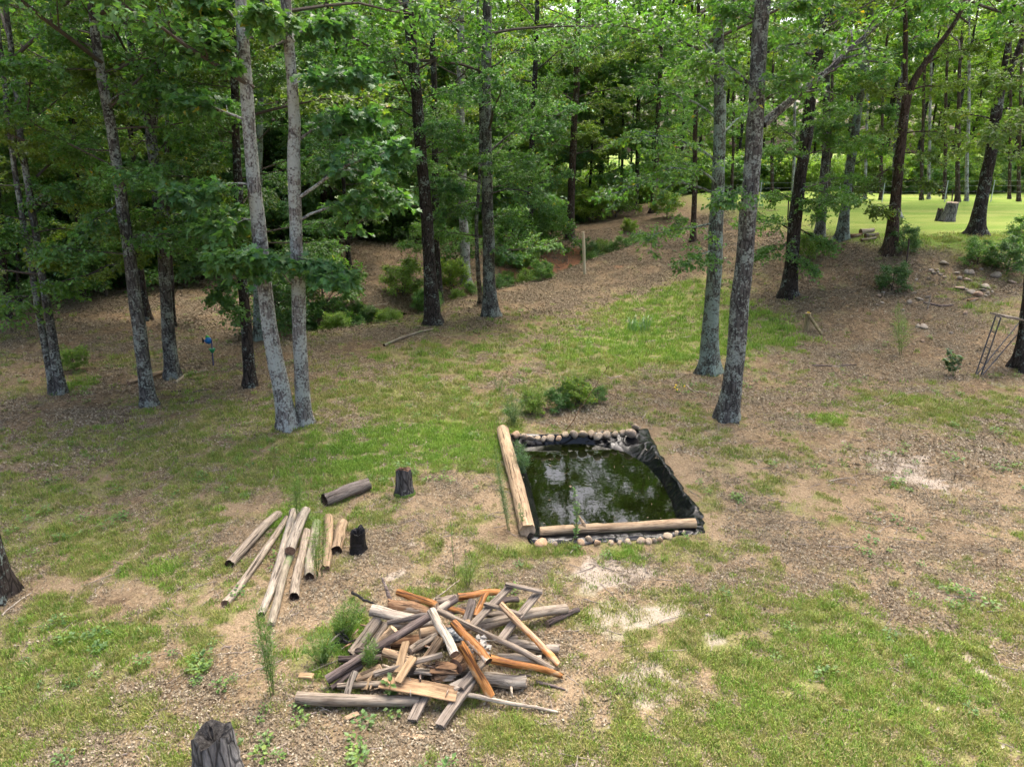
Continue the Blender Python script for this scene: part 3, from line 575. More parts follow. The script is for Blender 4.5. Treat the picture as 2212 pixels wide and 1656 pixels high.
tree('l5', 'tree with a dark forked trunk deep in the shade of the left wood', [[(215, 610, 18), (208, 500, 15), (200, 300, 13), (190, 100, 11)]], 'bark_dark', [('canopy3', .9, 0), ('low3', 1.0, 0)], (), 19, seed=30, sides=8)
tree('l6', 'dim tree standing between slim pair and split trunk, far back', [[(180, 650, 14), (172, 500, 12), (165, 250, 10)]], 'bark_dark', [('canopy0', .9, 0), ('low1', 1.0, 0)], (), 19, seed=31, sides=8)
tree('l7', 'dark leaning tree at the shaded far left of the wood', [[(20, 690, 16), (0, 520, 14), (-20, 300, 12)]], 'bark_dark', [('canopy1', .9, 0), ('low0', 1.0, 0)], (), 19, seed=32, sides=8)

# slim trees of the shaded wood: nothing in the photograph tells them apart
US = [(40, 655, 1.2, 0), (120, 628, 1.5, 2), (260, 605, 1.4, 0), (300, 585, 1.6, 3), (440, 592, 1.5, 2), (480, 560, 1.7, 0), (610, 560, 1.6, 1), (660, 560, 1.5, 2), (715, 520, 1.8, 0), (790, 505, 1.8, 2), (860, 492, 1.9, 2), (905, 500, 1.6, 0), (985, 495, 1.9, 1), (1090, 482, 1.9, 2), (1110, 505, 1.5, 0), (1190, 470, 2.0, 1), (1270, 462, 2.0, 3), (1340, 456, 2.0, 0), (560, 530, 1.9, 2), (390, 565, 1.8, 0), (70, 600, 1.8, 2), (180, 590, 1.8, 1), (-60, 640, 1.6, 2), (-40, 720, 1.3, 0)]
US.sort()
for q, (u, v, s, c) in enumerate(US):
    w = 9 if v > 540 else 7
    tree('us%d' % q, 'slim leafy tree of the shaded wood, %s from the left' % ORD[q], [[(u, v, w), (u+RNG.normal(0, 6), v-150, w*.75), (u+RNG.normal(0, 14), v-300, w*.5)]], 'bark_dark', [('under%d' % c, s, 0), ('low%d' % ((c+q) % 4), .85+.1*s, 1.0)], (), 11+q % 4, 'slim_tree', 'slim trees of the shaded wood', seed=600+q, sides=7)
#x the field
PN = [(1668, 437, 8), (1712, 434, 7), (1790, 433, 8), (1838, 432, 9), (1868, 431, 7), (1903, 432, 8), (1990, 432, 8), (2006, 430, 7), (2040, 430, 8), (2068, 436, 10), (2088, 434, 8), (2180, 430, 7), (1580, 440, 7), (1545, 440, 7), (2200, 436, 8)]
PN.sort()
for q, (u, v, w) in enumerate(PN):
    tree('pine%d' % q, 'tall straight bare-trunked pine, %s from the left behind the sunny lawn' % ORD[q], [[(u, v, w), (u+3, v-150, w*.85), (u+6, v-300, w*.7)]], 'bark_pale' if q % 3 == 0 else 'bark_brown', [('pine0', .95+.04*(q % 3), 0)], (), 23, 'pine_tree', 'pines beyond the lawn', seed=700+q, sides=8)
#REST#
# ------------------------------------------------------------------ far wood behind everything (one mass)
def far_tree(seed, leafm, z0, z1, R):
    rng = np.random.default_rng(seed); mb = MB()
    mb.tube([(0, 0, -.3), (0, 0, 2), (.1, 0, 8), (.1, .1, z1)], [.22, .16, .13, .03], 7, 0)
    for i in range(24):
        u = (i+rng.random())/24; az = i*2.4; z = z0+(z1-z0)*u; L = R*(.6+.5*math.sin(math.pi*min(1, .2+.75*u)))*rng.uniform(.7, 1.1)
        o = np.array([math.cos(az), math.sin(az), 0]); t = np.linspace(0, 1, 4)[:, None]
        pts = np.array([0, 0, z])+o*L*t+np.array([0, 0, 1.])*(.25*L*t)
        leafy_limb(mb, rng, pts, .04, 6, 7, 10, .24, .5, twl=(.4, .9), tubes=False, mb_l=1)
    return mb.mesh('far tree', [M['bark_dark'], M[leafm]])
FT = [far_tree(800, 'leaf', 2.5, 20, 3.6), far_tree(801, 'leaf_light', 3, 22, 3.4), far_tree(802, 'leaf_oak', 2, 18, 3.8), far_tree(803, 'leaf_light', 8, 24, 3.0)]
EX = np.array([-60, -30, -18, -10, -4, 2, 6, 12, 40, 70]); EYd = np.array([18, 27, 34, 42, 46, 50, 56, 62, 62, 60])
P, E, S, I = [], [], [], []
rng = np.random.default_rng(77)
for yy in np.arange(14, 100, 5.6):
    for xx in np.arange(-75, 82, 5.4):
        x = xx+rng.uniform(-1.6, 1.6); y = yy+rng.uniform(-1.6, 1.6)
        if y < np.interp(x, EX, EYd) or abs(x) > 20+.85*y: continue
        if y > 75 and rng.random() < .25: continue
        if x > 5 and y < 78 and rng.random() < .45: continue
        P.append((x, y, gz(x, y))); E.append((0, 0, rng.uniform(0, 6.28))); S.append(rng.uniform(.8, 1.2))
        I.append(rng.choice([0, 1, 2, 3], p=[.3, .25, .25, .2] if x < 0 else [.05, .45, .1, .4]))
for q in range(70):
    x = -95+q*2.85+rng.uniform(-1, 1); y = 106+rng.uniform(-4, 6)
    P.append((x, y, gz(x, y))); E.append((0, 0, rng.uniform(0, 6.28))); S.append(rng.uniform(.85, 1.2)); I.append(rng.choice([0, 1, 1, 2]))
scatter('far_wood', P, E, S, I, FT, 'dense green wood closing the view beyond the clearing and lawn', 'wood')
# low growth along the edge of the wood
P, E, S, I = [], [], [], []
for q in range(640):
    x = rng.uniform(-45, 60); e = np.interp(x, EX, EYd); y = e+rng.uniform(-3.0, 8)+abs(rng.normal(0, 2))
    if x > 5 and y < 59.5: y = 59.5+rng.uniform(0, 1)**2*24
    P.append((x, y, gz(x, y))); E.append((0, 0, rng.uniform(0, 6.28))); S.append(rng.uniform(.7, 2.2)); I.append(1 if x > 4 and rng.random() < .75 else rng.integers(0, 3))
for q in range(170):
    x = rng.uniform(3, 62); y = 60+rng.uniform(0, 1)**1.5*20
    P.append((x, y, gz(x, y))); E.append((0, 0, rng.uniform(0, 6.28))); S.append(rng.uniform(.8, 2.4)); I.append(rng.choice([0, 1, 1]))
for q in range(48):                                             # low greenery along both lips of the creek
    k = rng.integers(0, len(CREEK)-1); t = rng.random(); x = CREEK[k][0]*(1-t)+CREEK[k+1][0]*t+rng.normal(0, .9); y = CREEK[k][1]*(1-t)+CREEK[k+1][1]*t+rng.normal(0, .7)
    P.append((x, y, gz(x, y)-.03)); E.append((0, 0, rng.uniform(0, 6.28))); S.append(rng.uniform(.25, .75)); I.append(rng.choice([0, 1, 2]))
scatter('undergrowth', P, E, S, I, [CR['bush0'], CR['bush1'], CR['bush2']], 'tangled low undergrowth along the edge of the far wood', 'undergrowth')
# ------------------------------------------------------------------ ground cover: grass, fallen leaves, twigs, small weeds
m, nt, out = newmat('grass blade'); oi = nt.nodes.new('ShaderNodeObjectInfo'); at = nd(nt, 'Attribute', {'attribute_name': 'lc'})
c = ramp(nt, oi.outputs['Random'], [(0, (.13, .19, .032)), (.3, (.20, .25, .045)), (.6, (.28, .30, .062)), (.8, (.35, .32, .11)), (1, (.38, .31, .16))])
c = mix(nt, 1, c, at.outputs['Color'], 'MULTIPLY'); p = nd(nt, 'BsdfPrincipled', Base_Color=c, Roughness=.6); t = nd(nt, 'BsdfTranslucent', Color=c)
ms = nd(nt, 'MixShader', Fac=.3); nt.links.new(p.outputs[0], ms.inputs[1]); nt.links.new(t.outputs[0], ms.inputs[2]); nt.links.new(ms.outputs[0], out.inputs[0]); M['grass'] = m
m, nt, out = newmat('fallen leaf'); at = nd(nt, 'Attribute', {'attribute_name': 'lc'}); finish(nt, out, at.outputs['Color'], .75, None, spec=.25); M['litter'] = m
m, nt, out = newmat('lush grass blade'); oi = nt.nodes.new('ShaderNodeObjectInfo'); at = nd(nt, 'Attribute', {'attribute_name': 'lc'})
c = ramp(nt, oi.outputs['Random'], [(0, (.12, .24, .025)), (.5, (.19, .33, .035)), (1, (.28, .39, .055))])
c = mix(nt, 1, c, at.outputs['Color'], 'MULTIPLY'); p = nd(nt, 'BsdfPrincipled', Base_Color=c, Roughness=.6); t = nd(nt, 'BsdfTranslucent', Color=c)
ms = nd(nt, 'MixShader', Fac=.35); nt.links.new(p.outputs[0], ms.inputs[1]); nt.links.new(t.outputs[0], ms.inputs[2]); nt.links.new(ms.outputs[0], out.inputs[0]); M['lush'] = m
def blades(mb, rng, n, L, spread, w, mat=0, lean=.5):
    a = rng.uniform(0, 6.28, n); r = spread*np.sqrt(rng.random(n)); B = np.stack([r*np.cos(a), r*np.sin(a), -.01+0*r], -1)
    d = rng.uniform(0, 6.28, n); l = L*rng.uniform(.5, 1.2, n); ln = lean*rng.uniform(.2, 1.3, n)
    o = np.stack([np.cos(d), np.sin(d), 0*d], -1); s = np.stack([-np.sin(d), np.cos(d), 0*d], -1)*w
    mid = B+o*(l*ln*.35)[:, None]+np.array([0, 0, 1.])*(l*.6)[:, None]; tip = B+o*(l*ln)[:, None]+np.array([0, 0, 1.])*(l*(1-.35*ln))[:, None]
    V = np.stack([B-s, B+s, mid+s*.7, mid-s*.7, tip], 1); F4 = np.arange(n)[:, None]*5+np.array([[0, 1, 2, 3]]); F3 = np.arange(n)[:, None]*5+np.array([[3, 2, 4]])
    col = np.repeat(np.stack([rng.uniform(.75, 1.3, n)]*3, -1), 5, 0)
    mb.add(V.reshape(-1, 3), F4, mat, col); mb.f.append((F3+mb.n-len(V)*5, mat))
GT = []
for q in range(6):
    mb = MB(); blades(mb, np.random.default_rng(900+q), 26, (.05, .06, .075, .05, .11, .06)[q], (.07, .09, .07, .1, .05, .11)[q], .0035); GT.append(mb.mesh('grass tuft', [M['grass']]))
for q in range(3):
    mb = MB(); blades(mb, np.random.default_rng(920+q), 26, (.055, .07, .08)[q], (.08, .09, .07)[q], .004); GT.append(mb.mesh('lush tuft', [M['lush']]))
def view_points(n, y0, y1, rng, power=1.6):
    """points spread over the wedge of ground in front of the camera, thinning with distance"""
    y = y0+(y1-y0)*rng.random(n)**power; x = (rng.random(n)*2-1)*(y*.74+2.2); return x, y
rng = np.random.default_rng(31)
x, y = view_points(330000, 4.6, 30, rng, 1.35); g, s, c, f = masks(x, y)
keep = (rng.random(len(x)) < np.clip(g**1.3*(.9-.5*sst(12, 28, y))+.012, 0, 1)*(1-.85*s)*(1-.5*sst(11, 26, y))*.9*sst(.28, .64, fbm(x*5.5, y*5.5, 151, 3))) & (rim_inside(x, y) < -.12)
x, y, g = x[keep], y[keep], g[keep]
S = (.55+.75*rng.random(len(x)))*(.65+.5*g)*(1+.9*sst(10, 26, y)); E = np.stack([rng.normal(0, .12, len(x)), rng.normal(0, .12, len(x)), rng.uniform(0, 6.28, len(x))], -1)
LUSH = ellipses([(900, 960, 200, 40, 1.4), (780, 1010, 110, 40, .6), (1440, 735, 190, 38, 1.6), (1480, 650, 140, 55, 1.2), (1640, 715, 75, 34, 1.1), (620, 1130, 70, 45, .9), (1850, 1400, 260, 90, .3), (720, 1400, 90, 70, .8), (1330, 1205, 90, 20, .7), (1780, 905, 45, 14, .8), (330, 1235, 110, 32, .5), (1010, 780, 220, 50, .3), (170, 830, 50, 16, 1), (1700, 1540, 300, 80, .15), (960, 640, 60, 25, .8), (120, 1390, 150, 50, .35)])
lu = blobs(x, y, LUSH)+.08; I = np.where(rng.random(len(x)) < np.clip(lu, 0, .92), 6+rng.integers(0, 3, len(x)), rng.choice(6, len(x), p=[.22, .22, .2, .2, .04, .12]))
print('grass', len(x))
scatter('grass', np.stack([x, y, terrain(x, y)], -1), E, S, I, GT, 'short patchy green grass across the clearing', 'grass')
def leaf_shape(r, L):
    W = L*r.uniform(.22, .48); W = L*.06 if r.random() < .4 else W; L = L*1.7 if W < L*.1 else L; cu = r.uniform(.1, .45)
    return np.array([(-L/2, 0, 0), (-L*.15, W, cu*W), (L*.2, W*.8, cu*W*1.4), (L/2, 0, L*.15), (L*.2, -W*.8, cu*W), (-L*.15, -W, cu*W*.7), (0, 0, -.1*W)])
LT = np.array([[6, 0, 5], [6, 5, 4], [6, 4, 3], [6, 3, 2], [6, 2, 1], [6, 1, 0]])
LPAL = np.array([(.095, .066, .04), (.145, .104, .064), (.19, .138, .086), (.24, .178, .112), (.29, .222, .145), (.36, .29, .20)])*np.array([.95, 1.02, 1.05])
LF = []
for q in range(5):
    r = np.random.default_rng(950+q); mb = MB(); mb.add(leaf_shape(r, (.032, .04, .05, .028, .045)[q]), LT, 0, np.repeat(LPAL[2:3]*.8, 7, 0)); LF.append(mb.mesh('fallen leaf', [M['litter']]))
LP = []
for q in range(12):                                             # drifts of forty-odd leaves, in three sizes of leaf
    r = np.random.default_rng(1950+q); mb = MB(); big = (1.0, 1.35, 1.9)[q//4]; R_ = (.40, .55, .8)[q//4]
    for _ in range(95):
        V = leaf_shape(r, r.uniform(.016, .036)*big); e = r.normal(0, .4, 2); a = r.uniform(0, 6.28); ca, sa = math.cos(a), math.sin(a)
        V[:, 2] += e[0]*V[:, 0]+e[1]*V[:, 1]; V = V@np.array([[ca, sa, 0], [-sa, ca, 0], [0, 0, 1]]); d = R_*np.clip(abs(r.normal(0, .55)), 0, 1.3); a = r.uniform(0, 6.28)
        V = V+[d*math.cos(a), d*math.sin(a), r.uniform(.004, .02)]; k = r.choice(6, p=[.12, .2, .24, .22, .15, .07]); c_ = LPAL[k]*r.uniform(.8, 1.2)
        if r.random() < .0015: c_ = np.array([.36, .12, .04])
        mb.add(V, LT, 0, np.repeat(c_[None], 7, 0))
    LP.append(mb.mesh('leaf drift', [M['litter']]))
NN = 26000; y = 4.6+(46-4.6)*rng.random(NN)**1.15; x = (rng.random(NN)*2-1)*(y*.74+2.2); g, s, c, f = masks(x, y); pt = fbm(x*.9, y*.9, 131, 3)
keep = (rng.random(NN) < (.42+.58*(1-g))*(1-.7*s)*sst(.2, .62, pt)*(1-f)) & (rim_inside(x, y) < -.45); x, y = x[keep], y[keep]; n = len(x)
dx = (terrain(x+.3, y)-terrain(x-.3, y))/.6; dy = (terrain(x, y+.3)-terrain(x, y-.3))/.6
E = np.stack([np.arctan(dy), -np.arctan(dx), rng.uniform(0, 6.28, n)*0], -1); sz = np.where(y < 13, 0, np.where(y < 24, 1, 2)); print('litter', n)
scatter('leaf_litter', np.stack([x, y, terrain(x, y)], -1), E, rng.uniform(.8, 1.2, n), sz*4+rng.integers(0, 4, n), LP, 'brown fallen leaves littering the clearing floor', 'leaf litter')
WD = []
for q in range(3):
    r = np.random.default_rng(970+q); mb = MB(); n = 26; a = r.uniform(0, 6.28, n); rr = r.uniform(.01, .09, n)
    P = np.stack([rr*np.cos(a), rr*np.sin(a), r.uniform(.01, .1, n)], -1); D = np.stack([np.cos(a), np.sin(a), r.uniform(-.2, .6, n)], -1); Nn = r.normal(0, .3, (n, 3)); Nn[:, 2] += 1
    mb.add(np.zeros((3, 3)), [[0, 1, 2]], 0); add_leaves(mb, r, P, D, Nn, .055, 0); WD.append(mb.mesh('weed', [M['weed']]))
x, y = view_points(5500, 4.6, 30, rng, 1.2); g, s, c, f = masks(x, y); nn = fbm(x*.8, y*.8, 141, 3)
keep = (rng.random(len(x)) < sst(.45, .7, nn)*.35*(1-f)) & (rim_inside(x, y) < -.1); x, y = x[keep], y[keep]; n = len(x)
scatter('low_weeds', np.stack([x, y, terrain(x, y)], -1), np.stack([0*x, 0*x, rng.uniform(0, 6.28, n)], -1), rng.uniform(.5, 1.3, n), rng.integers(0, 3, n), WD, 'small broad-leaved weeds dotted through the grass', 'weeds')
TG = []
for q in range(4):
    r = np.random.default_rng(980+q); mb = MB(); L = (.18, .3, .45, .12)[q]; P = np.cumsum(r.normal(0, .015, (6, 3)), 0)*np.array([0, 1, .3])+np.stack([np.linspace(-L/2, L/2, 6), np.zeros(6), np.zeros(6)], -1)
    mb.tube(P, np.linspace(.006, .003, 6), 5, 0); TG.append(mb.mesh('twig', [M['twigdry'] if 'twigdry' in M else M.setdefault('twigdry', m_plain('dry twig', (.22, .18, .15), .85, .4))]))
x, y = view_points(2600, 4.6, 32, rng, 1.2); keep = rim_inside(x, y) < -.1; x, y = x[keep], y[keep]; n = len(x)
scatter('twig_litter', np.stack([x, y, terrain(x, y)+.012], -1), np.stack([0*x, rng.normal(0, .06, n), rng.uniform(0, 6.28, n)], -1), rng.uniform(.5, 1.4, n), rng.integers(0, 4, n), TG, 'small dry twigs strewn over the ground', 'twigs')

# ------------------------------------------------------------------ logs, poles and boards
M['wd_grey'] = m_wood('weathered grey wood', (.27, .22, .165), (.43, .365, .28), (.10, .075, .055))
M['wd_white'] = m_wood('bleached wood', (.35, .30, .235), (.52, .46, .37), (.14, .105, .08), .4)
M['wd_tan'] = m_wood('tan wood', (.34, .24, .145), (.47, .36, .235), (.16, .10, .06), .4)
M['wd_moss'] = m_wood('mossy weathered wood', (.26, .22, .16), (.40, .35, .26), (.10, .08, .06), .35, patch=(.16, .19, .09), patch_amt=.35)
M['wd_orange'] = m_wood('orange stained peeled wood', (.33, .135, .036), (.45, .235, .08), (.15, .05, .014), .9, .5, .6, (.37, .25, .14), .34)
M['wd_orange_flaky'] = m_wood('flaking orange stained wood', (.33, .135, .036), (.45, .235, .08), (.15, .05, .014), .8, .55, .6, (.50, .43, .34), .42)
M['wd_tanorange'] = m_wood('tan wood with orange stain', (.42, .28, .16), (.50, .37, .235), (.19, .10, .05), .6, .6, .4, (.44, .18, .05), .5)
M['wd_bark'] = m_wood('purple grey bark', (.105, .08, .07), (.20, .16, .14), (.04, .03, .026), .2, .9, 1.0, (.31, .26, .20), .05)
M['wd_barkgrey'] = m_wood('rough grey bark', (.13, .108, .092), (.23, .20, .175), (.05, .04, .033), .2, .9, 1.0)
M['wd_rot'] = m_wood('rotten brown wood', (.21, .12, .065), (.34, .22, .125), (.07, .035, .02), .3, .95, 1.0, (.40, .33, .25), .3)
M['wd_board'] = m_wood('new tan board', (.37, .25, .135), (.46, .335, .20), (.21, .125, .06), .35, .7, .4)
M['wd_board_old'] = m_wood('old grey board', (.20, .165, .13), (.32, .27, .215), (.075, .06, .05), .3, .85, .8)
M['wd_post'] = m_wood('treated post wood', (.27, .22, .12), (.38, .32, .19), (.16, .12, .06), .3)
M['char'] = m_wood('charred wood', (.012, .011, .011), (.03, .028, .028), (.004, .004, .004), .2, .55, 1.0)
M['end_grey'] = m_endgrain('grey end grain', (.20, .15, .11), (.36, .29, .22)); M['end_dark'] = m_endgrain('dark hollow end', (.012, .009, .007), (.07, .045, .03))
M['end_char'] = m_endgrain('decayed grey black top', (.008, .007, .007), (.05, .047, .044)); M['end_brown'] = m_endgrain('brown end grain', (.11, .065, .045), (.21, .13, .09)); M['end_tan'] = m_endgrain('tan end grain', (.34, .24, .15), (.48, .36, .24))
def frame_from(p0, p1):
    x = Vector(p1-p0); L = x.length; x.normalize(); up = Vector((0, 0, 1))
    if abs(x.z) > .95: up = Vector((0, 1, 0))
    y = up.cross(x).normalized(); z = x.cross(y)
    mt = Matrix((x, y, z)).transposed().to_4x4(); mt.translation = Vector((p0+p1)/2); return mt, L
def log_mesh(rng, L, r0, r1, bend=.022, hollow=(0, 0), knots=6, rough=.06, ragged=(0, 0), sides=16):
    mb = MB(); k = max(8, int(L/.11)); t = np.linspace(0, 1, k); ph = rng.uniform(0, 6.28)
    b = np.sin(np.pi*t)*L*bend
    P = np.stack([(t-.5)*L, b*math.cos(ph)+.006*np.sin(t*9+ph), b*math.sin(ph)+.006*np.cos(t*7+ph)], -1); R = r0+(r1-r0)*t
    a = np.arange(sides)/sides*2*math.pi; base = .03*np.sin(2*a+ph)+.02*np.sin(3*a+2*ph)
    j = rng.normal(0, rough, (k, sides)); j = (j+np.roll(j, 1, 1)+np.roll(j, -1, 1))/2.2; j[1:-1] = .5*j[1:-1]+.25*(j[:-2]+j[2:])
    rr = R[:, None]*(1+base[None]+j+.05*(vnoise(t*L*3.2+ph*9, t*0+ph, 77)-.5)[:, None]*2)
    for _ in range(knots):
        i0 = rng.integers(1, k-1); s0 = rng.integers(0, sides); rr[i0, s0] *= 1.16; rr[i0, (s0+1) % sides] *= 1.07
    V = np.stack([np.repeat(P[:, 0][:, None], sides, 1), P[:, 1][:, None]+rr*np.cos(a), P[:, 2][:, None]+rr*np.sin(a)], -1)
    for e, q in ((0, ragged[0]), (k-1, ragged[1])):
        if q: V[e, :, 0] += (1 if e == 0 else -1)*rng.uniform(0, q, sides)
    ii = np.arange(k-1)[:, None]*sides; jj = np.arange(sides)[None]; jn = (jj+1) % sides
    mb.add(V.reshape(-1, 3), np.stack([ii+jj, ii+jn, ii+sides+jn, ii+sides+jj], -1).reshape(-1, 4), 0)
    for e, h, sg in ((0, hollow[0], 1), (k-1, hollow[1], -1)):
        ring = V[e]; c = ring.mean(0); dep = h if h else -.006
        inner = c+(ring-c)*(.72 if h else .8)+np.array([sg*(.012 if h else .0), 0, 0]); cc = c+np.array([sg*dep, 0, 0])
        W = np.vstack([ring, inner, cc[None]]); idx = np.arange(sides); nx = (idx+1) % sides
        q4 = np.stack([idx, idx+sides, nx+sides, nx], -1); t3 = np.stack([idx+sides, np.full(sides, 2*sides), nx+sides], -1)
        if sg < 0: q4 = q4[:, ::-1]; t3 = t3[:, ::-1]
        mb.add(W, q4, 1); mb.f.append((t3+mb.n-len(W), 1))
    return mb
LOGN = [0]
def log(name, label, p0, p1, r0, r1, wood='wd_grey', end='end_grey', cat='log', group=None, **kw):
    LOGN[0] += 1; rng = np.random.default_rng(5000+LOGN[0]); p0 = np.asarray(p0, float); p1 = np.asarray(p1, float)
    mt, L = frame_from(p0, p1); o = log_mesh(rng, L, r0, r1, **kw).build(name, [M[wood], M[end]], None, True); o.matrix_world = mt
    return tag(o, label, cat, group)
def board_mesh(rng, L, W, T, warp=.004, chip=.01):
    mb = MB(); k = 7; t = np.linspace(-.5, .5, k); c = min(.006, T*.3)
    sec = [(-W/2+c, -T/2), (W/2-c, -T/2), (W/2, -T/2+c), (W/2, T/2-c), (W/2-c, T/2), (-W/2+c, T/2), (-W/2, T/2-c), (-W/2, -T/2+c)]; s = len(sec)
    V = np.array([[(x*L+(rng.uniform(-chip, chip) if i in (0, k-1) else 0), y, z+warp*math.sin(x*5+1)+.5*warp*y/W) for (y, z) in sec] for i, x in enumerate(t)])
    ii = np.arange(k-1)[:, None]*s; jj = np.arange(s)[None]; jn = (jj+1) % s
    mb.add(V.reshape(-1, 3), np.stack([ii+jj, ii+jn, ii+s+jn, ii+s+jj], -1).reshape(-1, 4)[:, ::-1], 0)
    mb.add(V[0], [list(range(s))], 0); mb.add(V[-1], [list(range(s))[::-1]], 0); return mb
def board(name, label, p0, p1, W, T, wood, cat='board', parent=None, roll=0.0, group=None):
    LOGN[0] += 1; rng = np.random.default_rng(5000+LOGN[0]); p0 = np.asarray(p0, float); p1 = np.asarray(p1, float)
    mt, L = frame_from(p0, p1); o = board_mesh(rng, L, W, T).build(name, M[wood]); mt = mt @ Matrix.Rotation(roll, 4, 'X')
    if parent is not None: o.parent = parent; o.matrix_world = mt; o.matrix_parent_inverse = Matrix.Translation(-parent.location); o.matrix_basis = mt
    else: o.matrix_world = mt
    return tag(o, label, cat, group) if parent is None else o

# --- row of old posts beside the pile (pixel positions lifted onto the ground)
def z2(x, y): return ((800+x/2.07)/1.8517, (1800+y/2.07)/1.8517)
def rowlog(x0, y0, x1, y1, w0, w1, lift, label, wood, end, **kw):
    a = at_z(*z2(x0, y0), .06+lift); b = at_z(*z2(x1, y1), .06+lift); r0 = px(a, w0/2.07/1.8517)/2; r1 = px(b, w1/2.07/1.8517)/2
    a[2] = gz(a[0], a[1])+r0*.72+lift; b[2] = gz(b[0], b[1])+r1*.72+lift
    return log('log', label, a, b, r0, r1, wood, end, 'log', 'weathered logs laid side by side', **kw)
rowlog(235, 945, 650, 515, 82, 68, 0, 'grey weathered log lying farthest from the charred stump in the log row', 'wd_grey', 'end_dark', hollow=(.14, 0), ragged=(.06, .03))
rowlog(200, 1265, 715, 540, 74, 48, 0, 'long thin grey log, second in the row counted from the open grass', 'wd_grey', 'end_brown', hollow=(.03, 0), ragged=(.05, .02))
rowlog(500, 1360, 778, 505, 62, 84, .0, 'longest pale bleached log in the middle of the row', 'wd_white', 'end_dark', hollow=(.1, 0), ragged=(.05, 0), knots=6)
rowlog(748, 835, 878, 490, 88, 76, .11, 'short pale log with a red-brown sawn end resting on others', 'wd_white', 'end_brown', ragged=(0, .05))
rowlog(590, 1445, 745, 850, 66, 62, 0, 'dull grey log with a rotted tip beside the longest pale log', 'wd_moss', 'end_grey', hollow=(0, 0), ragged=(.06, .05))
rowlog(778, 1215, 888, 665, 80, 68, 0, 'brownish log with a black hollow end among the weeds', 'wd_grey', 'end_dark', hollow=(.15, 0), ragged=(.03, .02))
rowlog(902, 1055, 972, 595, 78, 74, 0, 'green-tinged mossy log behind the feathery weed', 'wd_moss', 'end_dark', hollow=(.08, 0), ragged=(.06, .02))
rowlog(1033, 985, 1060, 545, 76, 72, 0, 'log half stripped of its grey bark, next to the shortest one', 'wd_tan', 'end_brown', hollow=(.03, 0), ragged=(.07, .02))
rowlog(1133, 835, 1180, 600, 88, 86, 0, 'shortest tan log in the row, next to the charred stump', 'wd_tan', 'end_dark', hollow=(.13, 0), ragged=(.02, .03))
a = at_z(*z2(1025, 418), .1); b = at_z(*z2(1400, 275), .1); a[2] = gz(*a[:2])+.11; b[2] = gz(*b[:2])+.11
log('log', 'lone hollow log with cracked grey bark beside the mossy stump', a, b, .125, .115, 'wd_barkgrey', 'end_dark', hollow=(.16, .05), ragged=(.03, .07), rough=.07)

# --- the heap: centre lines read off the photograph, heights above ground estimated
def z1(x, y): return ((1150+x/1.7015)/1.8517, (2250+y/1.7015)/1.8517)
def zp(x, y, z): return at_z(*z1(x, y), z)
def W1(p, w): return px(p, w/1.7015/1.8517)
PG = 'timber heaped on the log pile'
def heap(label, x0, y0, zz0, x1, y1, zz1, w0, w1, wood='wd_grey', end='end_grey', name='log', cat='log', **kw):
    a = zp(x0, y0, zz0); b = zp(x1, y1, zz1); return log(name, label, a, b, W1(a, w0)/2, W1(b, w1)/2, wood, end, cat, PG, **kw)
def hboard(label, x0, y0, zz0, x1, y1, zz1, w, T, wood, roll=0.0, name='board'):
    a = zp(x0, y0, zz0); b = zp(x1, y1, zz1); return board(name, label, a, b, W1((a+b)/2, w), T, wood, 'board', None, roll, PG)
# buried layer
heap('grey log at the bottom edge, lying level under the heap', 62, 912, .11, 900, 930, .10, 84, 80, 'wd_grey', 'end_grey')
heap('pale log stub poking out low on the front of the heap', 1335, 790, .10, 1640, 815, .10, 92, 86, 'wd_white', 'end_grey', ragged=(0, .05))
heap('white log lying low at the right rear of the heap', 1500, 545, .14, 1855, 592, .10, 66, 66, 'wd_white', 'end_grey', ragged=(0, .03))
heap('sawn pale log just in front of the low white log', 1430, 640, .12, 1728, 655, .12, 60, 60, 'wd_white', 'end_grey')
heap('long grey log reaching out of the heap toward the bare sand', 1280, 432, .24, 1905, 306, .11, 80, 66, 'wd_grey', 'end_grey', bend=.02, ragged=(0, .04))
heap('grey log sloping down the left flank of the heap', 622, 380, .34, 432, 620, .10, 80, 74, 'wd_grey', 'end_grey')
heap('thin grey log beside the one on the left flank', 672, 410, .34, 556, 590, .12, 48, 50, 'wd_grey', 'end_grey')
heap('tan-grey log end in the hollow of the left flank', 728, 450, .36, 625, 570, .16, 74, 72, 'wd_tan', 'end_tan')
heap('dark stub of log at the left edge, upper of two', 425, 603, .13, 700, 590, .13, 46, 46, 'wd_bark', 'end_grey')
heap('dark stub of log at the left edge, lower of two', 348, 652, .09, 640, 640, .10, 46, 44, 'wd_bark', 'end_grey')
heap('grey log crossing under the dark barked log', 300, 850, .07, 500, 690, .18, 44, 48, 'wd_bark', 'end_grey')
heap('buried grey log seen behind the weeds at the front', 340, 835, .09, 720, 810, .10, 46, 46, 'wd_grey', 'end_grey')
heap('tan stub beside the weeds under the front boards', 470, 795, .12, 640, 715, .2, 58, 58, 'wd_tan', 'end_tan')
heap('grey log end sticking out under the old board', 655, 605, .30, 930, 690, .26, 62, 62, 'wd_tan', 'end_grey')
heap('grey pole showing between the narrow boards and cut log', 835, 600, .33, 1010, 490, .36, 56, 56, 'wd_grey', 'end_grey')
heap('tan log standing out of the middle of the heap', 1045, 515, .45, 900, 720, .22, 62, 66, 'wd_tan', 'end_tan')
heap('thick cut log pointing its brown sawn end at the viewer', 1150, 700, .30, 1330, 560, .30, 112, 104, 'wd_rot', 'end_brown', rough=.05)
heap('grey log core under the white pole', 900, 482, .40, 1240, 425, .36, 78, 76, 'wd_tan', 'end_tan')
